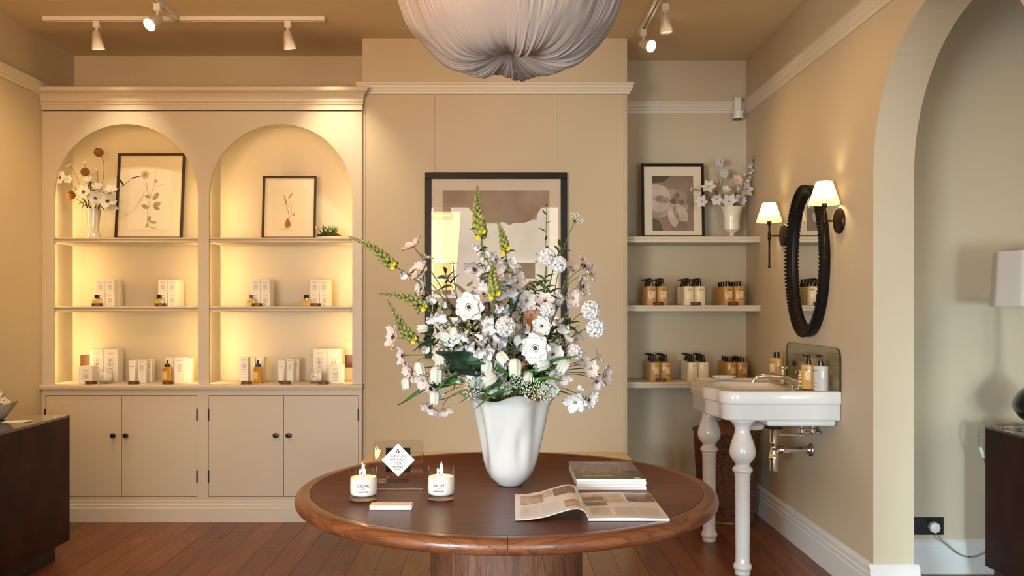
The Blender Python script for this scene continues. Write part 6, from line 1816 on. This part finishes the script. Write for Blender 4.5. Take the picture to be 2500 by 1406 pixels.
BL = [((1250, 930, -.10), (1170, 853, -.17), 'fresh green blade crossing the bells at left of centre'), ((1275, 920, -.12), (1338, 877, -.17), 'fresh green blade under the largest anemone'),
      ((1290, 935, -.10), (1372, 838, -.15), 'tall fresh blade rising past the right anemones'), ((1270, 950, -.10), (1362, 895, -.16), 'green blade arching right over the lace flower'),
      ((1260, 950, -.12), (1168, 968, -.19), 'green blade lying over the front vase rim'), ((1240, 935, -.12), (1180, 938, -.18), 'short dark blade over the rim left of centre'),
      ((1150, 935, -.02), (975, 945, -.03), 'long thin blade arching out to the far left'), ((1165, 925, -.05), (1090, 875, -.08), 'green blade rising left behind the bells'),
      ((1290, 940, -.08), (1350, 925, -.13), 'olive blade pointing right near the rim'), ((1215, 950, -.10), (1130, 955, -.14), 'short green blade on the left vase rim'),
      ((1255, 900, -.06), (1235, 850, -.10), 'upright blade behind the central bell'), ((1320, 880, -.02), (1375, 780, -.03), 'narrow leaf by the right frame bar'),
      ((1160, 900, -.04), (1060, 925, -.07), 'blade under the left bells'), ((1300, 900, -.06), (1290, 840, -.08), 'upright blade left of the large anemone')]
for a, b, lab in BL: single_leaf('blade', a, b, 1.05, lab, fr.uniform(-.8, .8), 'leaf_blade')
SP = [((1335, 505, .02), (.05, 0, 1), 'curling tendril sprig rising before the right of the glass', 'lance', 7, .030, .16), ((1372, 600, .02), (.4, 0, .8), 'dark leafy sprig at the right frame bar', 'sm', 8, .045, .05), ((1330, 680, .0), (.0, -.2, 1), 'bright leafy sprig below the twin scabiosas', 'sm', 12, .045, .07),
      ((1345, 715, .0), (.5, -.2, .8), 'leafy sprig right of the bright one', 'sm', 10, .045, .06), ((1085, 665, .0), (-.4, -.2, .7), 'leafy sprig left of centre under the small flower', 'sm', 8, .045, .05), ((1195, 710, .03), (.0, -.2, 1), 'leafy sprig behind the central spikes', 'sm', 10, .05, .08),
      ((1395, 790, -.01), (.7, -.2, .5), 'leafy sprig reaching right to the scabiosa pair', 'sm', 9, .05, .06), ((1105, 760, .0), (-.5, -.3, .7), 'leafy sprig by the left bud spikes', 'ser', 10, .05, .07), ((1300, 830, -.02), (.2, -.6, .6), 'leafy sprig in the right centre', 'sm', 12, .05, .06),
      ((1130, 840, .0), (-.5, -.5, .4), 'leafy sprig in the left centre', 'sm', 12, .05, .06), ((1360, 900, .0), (.8, -.3, .2), 'leafy sprig low at the right', 'ser', 10, .05, .07), ((1230, 870, -.03), (.0, -.8, .5), 'leafy sprig deep in the middle', 'sm', 14, .055, .06),
      ((1210, 800, .05), (-.1, -.3, 1), 'leafy sprig deep behind the scabiosa', 'ser', 14, .055, .08), ((1265, 850, .02), (.3, -.5, .6), 'leafy sprig behind the hanging bells', 'ser', 14, .055, .08), ((1170, 905, -.04), (-.6, -.5, .2), 'leafy sprig above the left rim', 'sm', 12, .055, .06), ((1300, 920, -.04), (.5, -.6, .2), 'leafy sprig above the right rim', 'sm', 12, .055, .06),
      ((1035, 745, .02), (-.6, -.2, .5), 'dark leafy sprig by the frame bottom left', 'ser', 9, .045, .06), ((1040, 815, .02), (-.7, -.3, .3), 'dark leafy sprig at the left over the frame bar', 'ser', 9, .05, .06), ((1310, 700, .05), (.2, -.1, 1), 'leafy sprig behind the right blooms', 'ser', 10, .05, .08)]
SP += [((1150, 790, .06), (-.4, -.1, 1), 'dark leafy sprig deep behind the left foxgloves', 'ser', 16, .06, .10), ((1110, 830, .04), (-.8, -.2, .4), 'dark leafy sprig deep at the left', 'ser', 16, .06, .09), ((1350, 810, .06), (.5, -.1, .8), 'dark leafy sprig deep at the right', 'ser', 16, .06, .10),
       ((1235, 750, .08), (.0, .1, 1), 'dark leafy sprig deep in the centre back', 'ser', 16, .06, .10), ((1100, 905, .0), (-.9, -.3, .1), 'dark leafy sprig low at the left side', 'ser', 14, .055, .08), ((1380, 870, .02), (.9, -.2, .2), 'dark leafy sprig low at the right side', 'ser', 14, .055, .08),
       ((1190, 890, -.08), (-.2, -1, .1), 'dark leafy sprig at the front under the trumpets', 'ser', 14, .06, .07), ((1250, 905, -.08), (.1, -1, .1), 'dark leafy sprig at the front under the central bell', 'ser', 14, .06, .07), ((1320, 905, -.07), (.4, -.9, .1), 'dark leafy sprig at the front under the large anemone', 'ser', 14, .06, .07)]
for pos, d, lab, k, n, L, sp_ in SP: sprig(MV, px2(*pos), d, lab, None, k, n, L, spread=sp_)

# ------------------------------------------------------------------ vase and flowers on the alcove shelf
ax, ay_ = PX(1786, 5.58), 5.58; az = 1.7313
t = thing('footed_vase', (ax, ay_, az), 'cream footed vase on the top alcove shelf beside the flower photograph', 'vase')
pr = [(.036, 0), (.036, .004), (.020, .010), (.014, .018), (.016, .028), (.036, .040), (.050, .052), (.052, .070), (.052, .11), (.056, .15), (.066, .182), (.074, .197), (.071, .197), (.060, .175), (.050, .13), (.047, .07), (.02, .05)]
MB().lathe(pr, (ax, ay_, az), 40, cap=False).build('body', M['vasecream'], t, smooth=True)
AV = Vase(Vector((ax, ay_, az + .06)), Vector((ax, ay_, az + .185)), .05)
s5 = 5.58 / F
def q5(px, py, dy=0): return P(px, py, 5.58 + dy)
for px, py, r, d, k, e, lab in ((1779, 491, 18, (0, -1, .0), 'narc', 'gold', 'white flower with golden centre at the front of the alcove vase'), (1730, 456, 17, (-.3, -.8, .4), 'narc', 'gold', 'large creamy flower at the left of the alcove vase'),
        (1799, 441, 14, (.1, -.9, .4), 'cosm', 'gold', 'pinkish flower right of centre in the alcove vase'), (1823, 462, 17, (.5, -.8, .2), 'narc', 'gold', 'creamy flower at the right of the alcove vase'), (1713, 492, 15, (-.5, -.8, -.1), 'narc', None, 'white flower hanging lowest left in the alcove vase'),
        (1750, 486, 14, (-.2, -.8, -.3), 'cosw', 'green', 'greenish hellebore flower left of the front flower, alcove vase'), (1772, 464, 11, (0, -.8, .5), 'cosw', None, 'small cream flower in the middle of the alcove vase'), (1811, 490, 12, (.5, -.7, -.2), 'cosw', None, 'small white flower at the right rim of the alcove vase'), (1690, 462, 6, (-1, -.3, .1), 'cosw', None, 'tiny bud reaching farthest left from the alcove vase')):
    open_flower(AV, k, e, 6, q5(px, py, -.05), r * s5 * 1.1, d, lab, None, name='narcissus' if k == 'narc' else 'ruffled_flower', stemr=.0016)
for px, py, r, lab in ((1757, 397, 10, 'round pale scabiosa highest in the alcove vase'), (1768, 424, 11, 'round pale scabiosa second highest in the alcove vase')): scabiosa(AV, q5(px, py), r * s5, Vector((0, -.9, .4)).normalized(), lab, None)
spike(AV, [q5(1843, 376), q5(1836, 400), q5(1826, 425, -.01), q5(1812, 460, -.02), q5(1795, 495, -.02)], 'white blossom spike leaning right from the alcove vase', None, .15, .008, 16, .030, 16, 4, yellow=False, stemr=.0018)
for pos, d, lab in ((q5(1746, 470, .0), (-.5, -.4, .6), 'dark leafy sprig left in the alcove vase'), (q5(1800, 475, .0), (.4, -.4, .6), 'dark leafy sprig right in the alcove vase'), (q5(1770, 492, -.01), (0, -.6, .3), 'leafy sprig at the rim of the alcove vase')):
    sprig(AV, pos, d, lab, None, 'sm', 9, .040, spread=.05)
# ------------------------------------------------------------------ vase and flowers in the left niche
nx, ny, nz = PX(230, 5.43), 5.42, 1.7113
t = thing('trumpet_vase', (nx, ny, nz), 'slim white trumpet vase on the upper shelf of the left niche', 'vase')
MB().lathe([(.046, 0), (.047, .006), (.040, .022), (.032, .045), (.033, .08), (.040, .15), (.045, .188), (.042, .188), (.034, .12), (.026, .05)], (nx, ny, nz), 40, cap=False).build('body', M['china'], t, smooth=True)
NV = Vase(Vector((nx, ny, nz + .05)), Vector((nx, ny, nz + .175)), .034)
s4 = 5.42 / F
def q4(px, py, dy=0): return P(px, py, 5.40 + dy)
for px, py, r, d, k, e, lab in ((205, 469, 18, (-.2, -1, .2), 'anem', 'dark', 'white anemone left of centre in the niche vase'), (234, 484, 18, (.0, -1, .0), 'anem', 'dark', 'white anemone at the front of the niche vase'), (263, 491, 19, (.3, -.9, .0), 'anem', 'dark', 'white anemone at the right front of the niche vase'),
        (148, 434, 16, (-.3, -.9, .1), 'anem', 'dark', 'white anemone farthest left by the niche edge'), (166, 439, 11, (.2, -.7, .3), 'cosw', None, 'cream flower next to the far left anemone in the niche'), (172, 404, 11, (-.4, -.3, .8), 'cosw', None, 'white flower at upper left of the niche vase'),
        (272, 464, 14, (.2, -.7, .5), 'cosw', None, 'cream flower at the right above the niche anemones'), (240, 456, 12, (0, -.8, .5), 'cosw', None, 'cream flower at the centre back of the niche vase'), (215, 440, 12, (-.1, -.7, .6), 'cosw', None, 'cream flower above the left niche anemone'), (274, 507, 12, (.4, -.7, -.5), 'cosw', None, 'cream flower drooping at the right of the niche vase'),
        (207, 398, 7, (0, -.3, 1), 'cosw', None, 'small closed white flower on a thin stem in the niche'), (238, 415, 6, (0, -.2, 1), 'cosw', None, 'tiny closed flower right of the dried heads in the niche')):
    open_flower(NV, k, e, 6, q4(px, py, -.03), r * s4 * 1.1, d, lab, None, name='anemone' if k == 'anem' else 'ruffled_flower', stemr=.0016)
for px, py, r, lab in ((241, 372, 11, 'brown dried seed head highest in the niche vase'), (208, 420, 10, 'brown dried seed head in the middle of the niche flowers'), (172, 476, 11, 'brown dried seed head lowest left in the niche')): scabiosa(NV, q4(px, py, -.01), r * s4, Vector((0, -.95, .3)).normalized(), lab, None, dry=True)
for pos, d, lab, k in ((q4(220, 450), (-.2, -.3, 1), 'leafy sprig in the centre of the niche vase', 'ser'), (q4(200, 497, -.02), (-.7, -.5, .1), 'leafy sprig at the left rim of the niche vase', 'sm'), (q4(270, 470), (.7, -.3, .5), 'leafy sprig at the right of the niche vase', 'sm'), (q4(318, 438, -.03), (.7, -.1, .7), 'long leaf sprig crossing the niche picture', 'lance'), (q4(240, 500, -.03), (.2, -.8, .1), 'leafy sprig over the rim of the niche vase', 'sm')):
    sprig(NV, pos, d, lab, None, k, 8 if k != 'lance' else 2, .045 if k != 'lance' else .07, spread=.06)
# ------------------------------------------------------------------ moss planter in the right niche
mx_, my_ = PX(803, 5.40), 5.40
t = thing('moss_planter', (mx_, my_, ZS1), 'small moss planter with snowdrops at the right end of the right niche shelf', 'plant')
ml = MB()
MB().lathe([(.070, 0), (.078, .004), (.080, .012), (.074, .014), (.001, .010)], (mx_, my_, ZS1), 28, cap=False, sy=.6).build('dish', M['ceram'], t, smooth=True)
mm = MB()
for i in range(260):
    a = fr.uniform(0, 2 * PI); q = math.sqrt(fr.random()); mm.sphere((mx_ + .072 * q * math.cos(a), my_ + .042 * q * math.sin(a), ZS1 + .014 + .018 * (1 - q * q) + fr.uniform(0, .006)), fr.uniform(.004, .008), 5, 4)
o = mm.build('moss', M['moss'], t); o['kind'] = 'stuff'
for i in range(34):
    a = fr.uniform(0, 2 * PI); q = math.sqrt(fr.random()) * .8; p = Vector((mx_ + .06 * q * math.cos(a), my_ + .03 * q * math.sin(a), ZS1 + .022))
    L = fr.uniform(.035, .075); leafat(t, 'blade', p, (fr.uniform(-.5, .6), fr.uniform(-.4, .3), 1.2), L, fr.uniform(-1, 1))
for i in range(9):
    x = fr.uniform(-.085, .03); h = fr.uniform(.03, .085); p = Vector((mx_ + x, my_ + fr.uniform(-.04, .02), ZS1 + h))
    MB().tube([(p.x * .5 + mx_ * .5, my_, ZS1 + .02), p + Vector((0, 0, .008)), p], .0008, 5).build('stem', M['stem'], t)
    child(t, BELL, 'snowdrop', p, (0.1, -.2, -1), .013)
# ------------------------------------------------------------------ flowers in the bowl on the counter
BV = Vase(Vector((bxp, byp, czt + .03)), Vector((bxp, byp, czt + .05)), .04)
for i, (dx, dz_, lab) in enumerate(((.030, .115, 'small white bloom standing tallest in the counter bowl'), (.055, .085, 'small white bloom at the right rim of the counter bowl'), (.010, .095, 'small white bloom in the middle of the counter bowl'), (.075, .070, 'small white bloom leaning over the bowl rim'))):
    open_flower(BV, 'cosw', 'green', 5, Vector((bxp + dx, byp - .02, czt + .01 + dz_)), .020, (.3, -.8, .5), lab, None, name='ruffled_flower', stemr=.0014)
sprig(BV, Vector((bxp + .02, byp, czt + .11)), (.2, -.2, 1), 'leafy sprig standing in the counter bowl', None, 'sm', 7, .03, spread=.05)
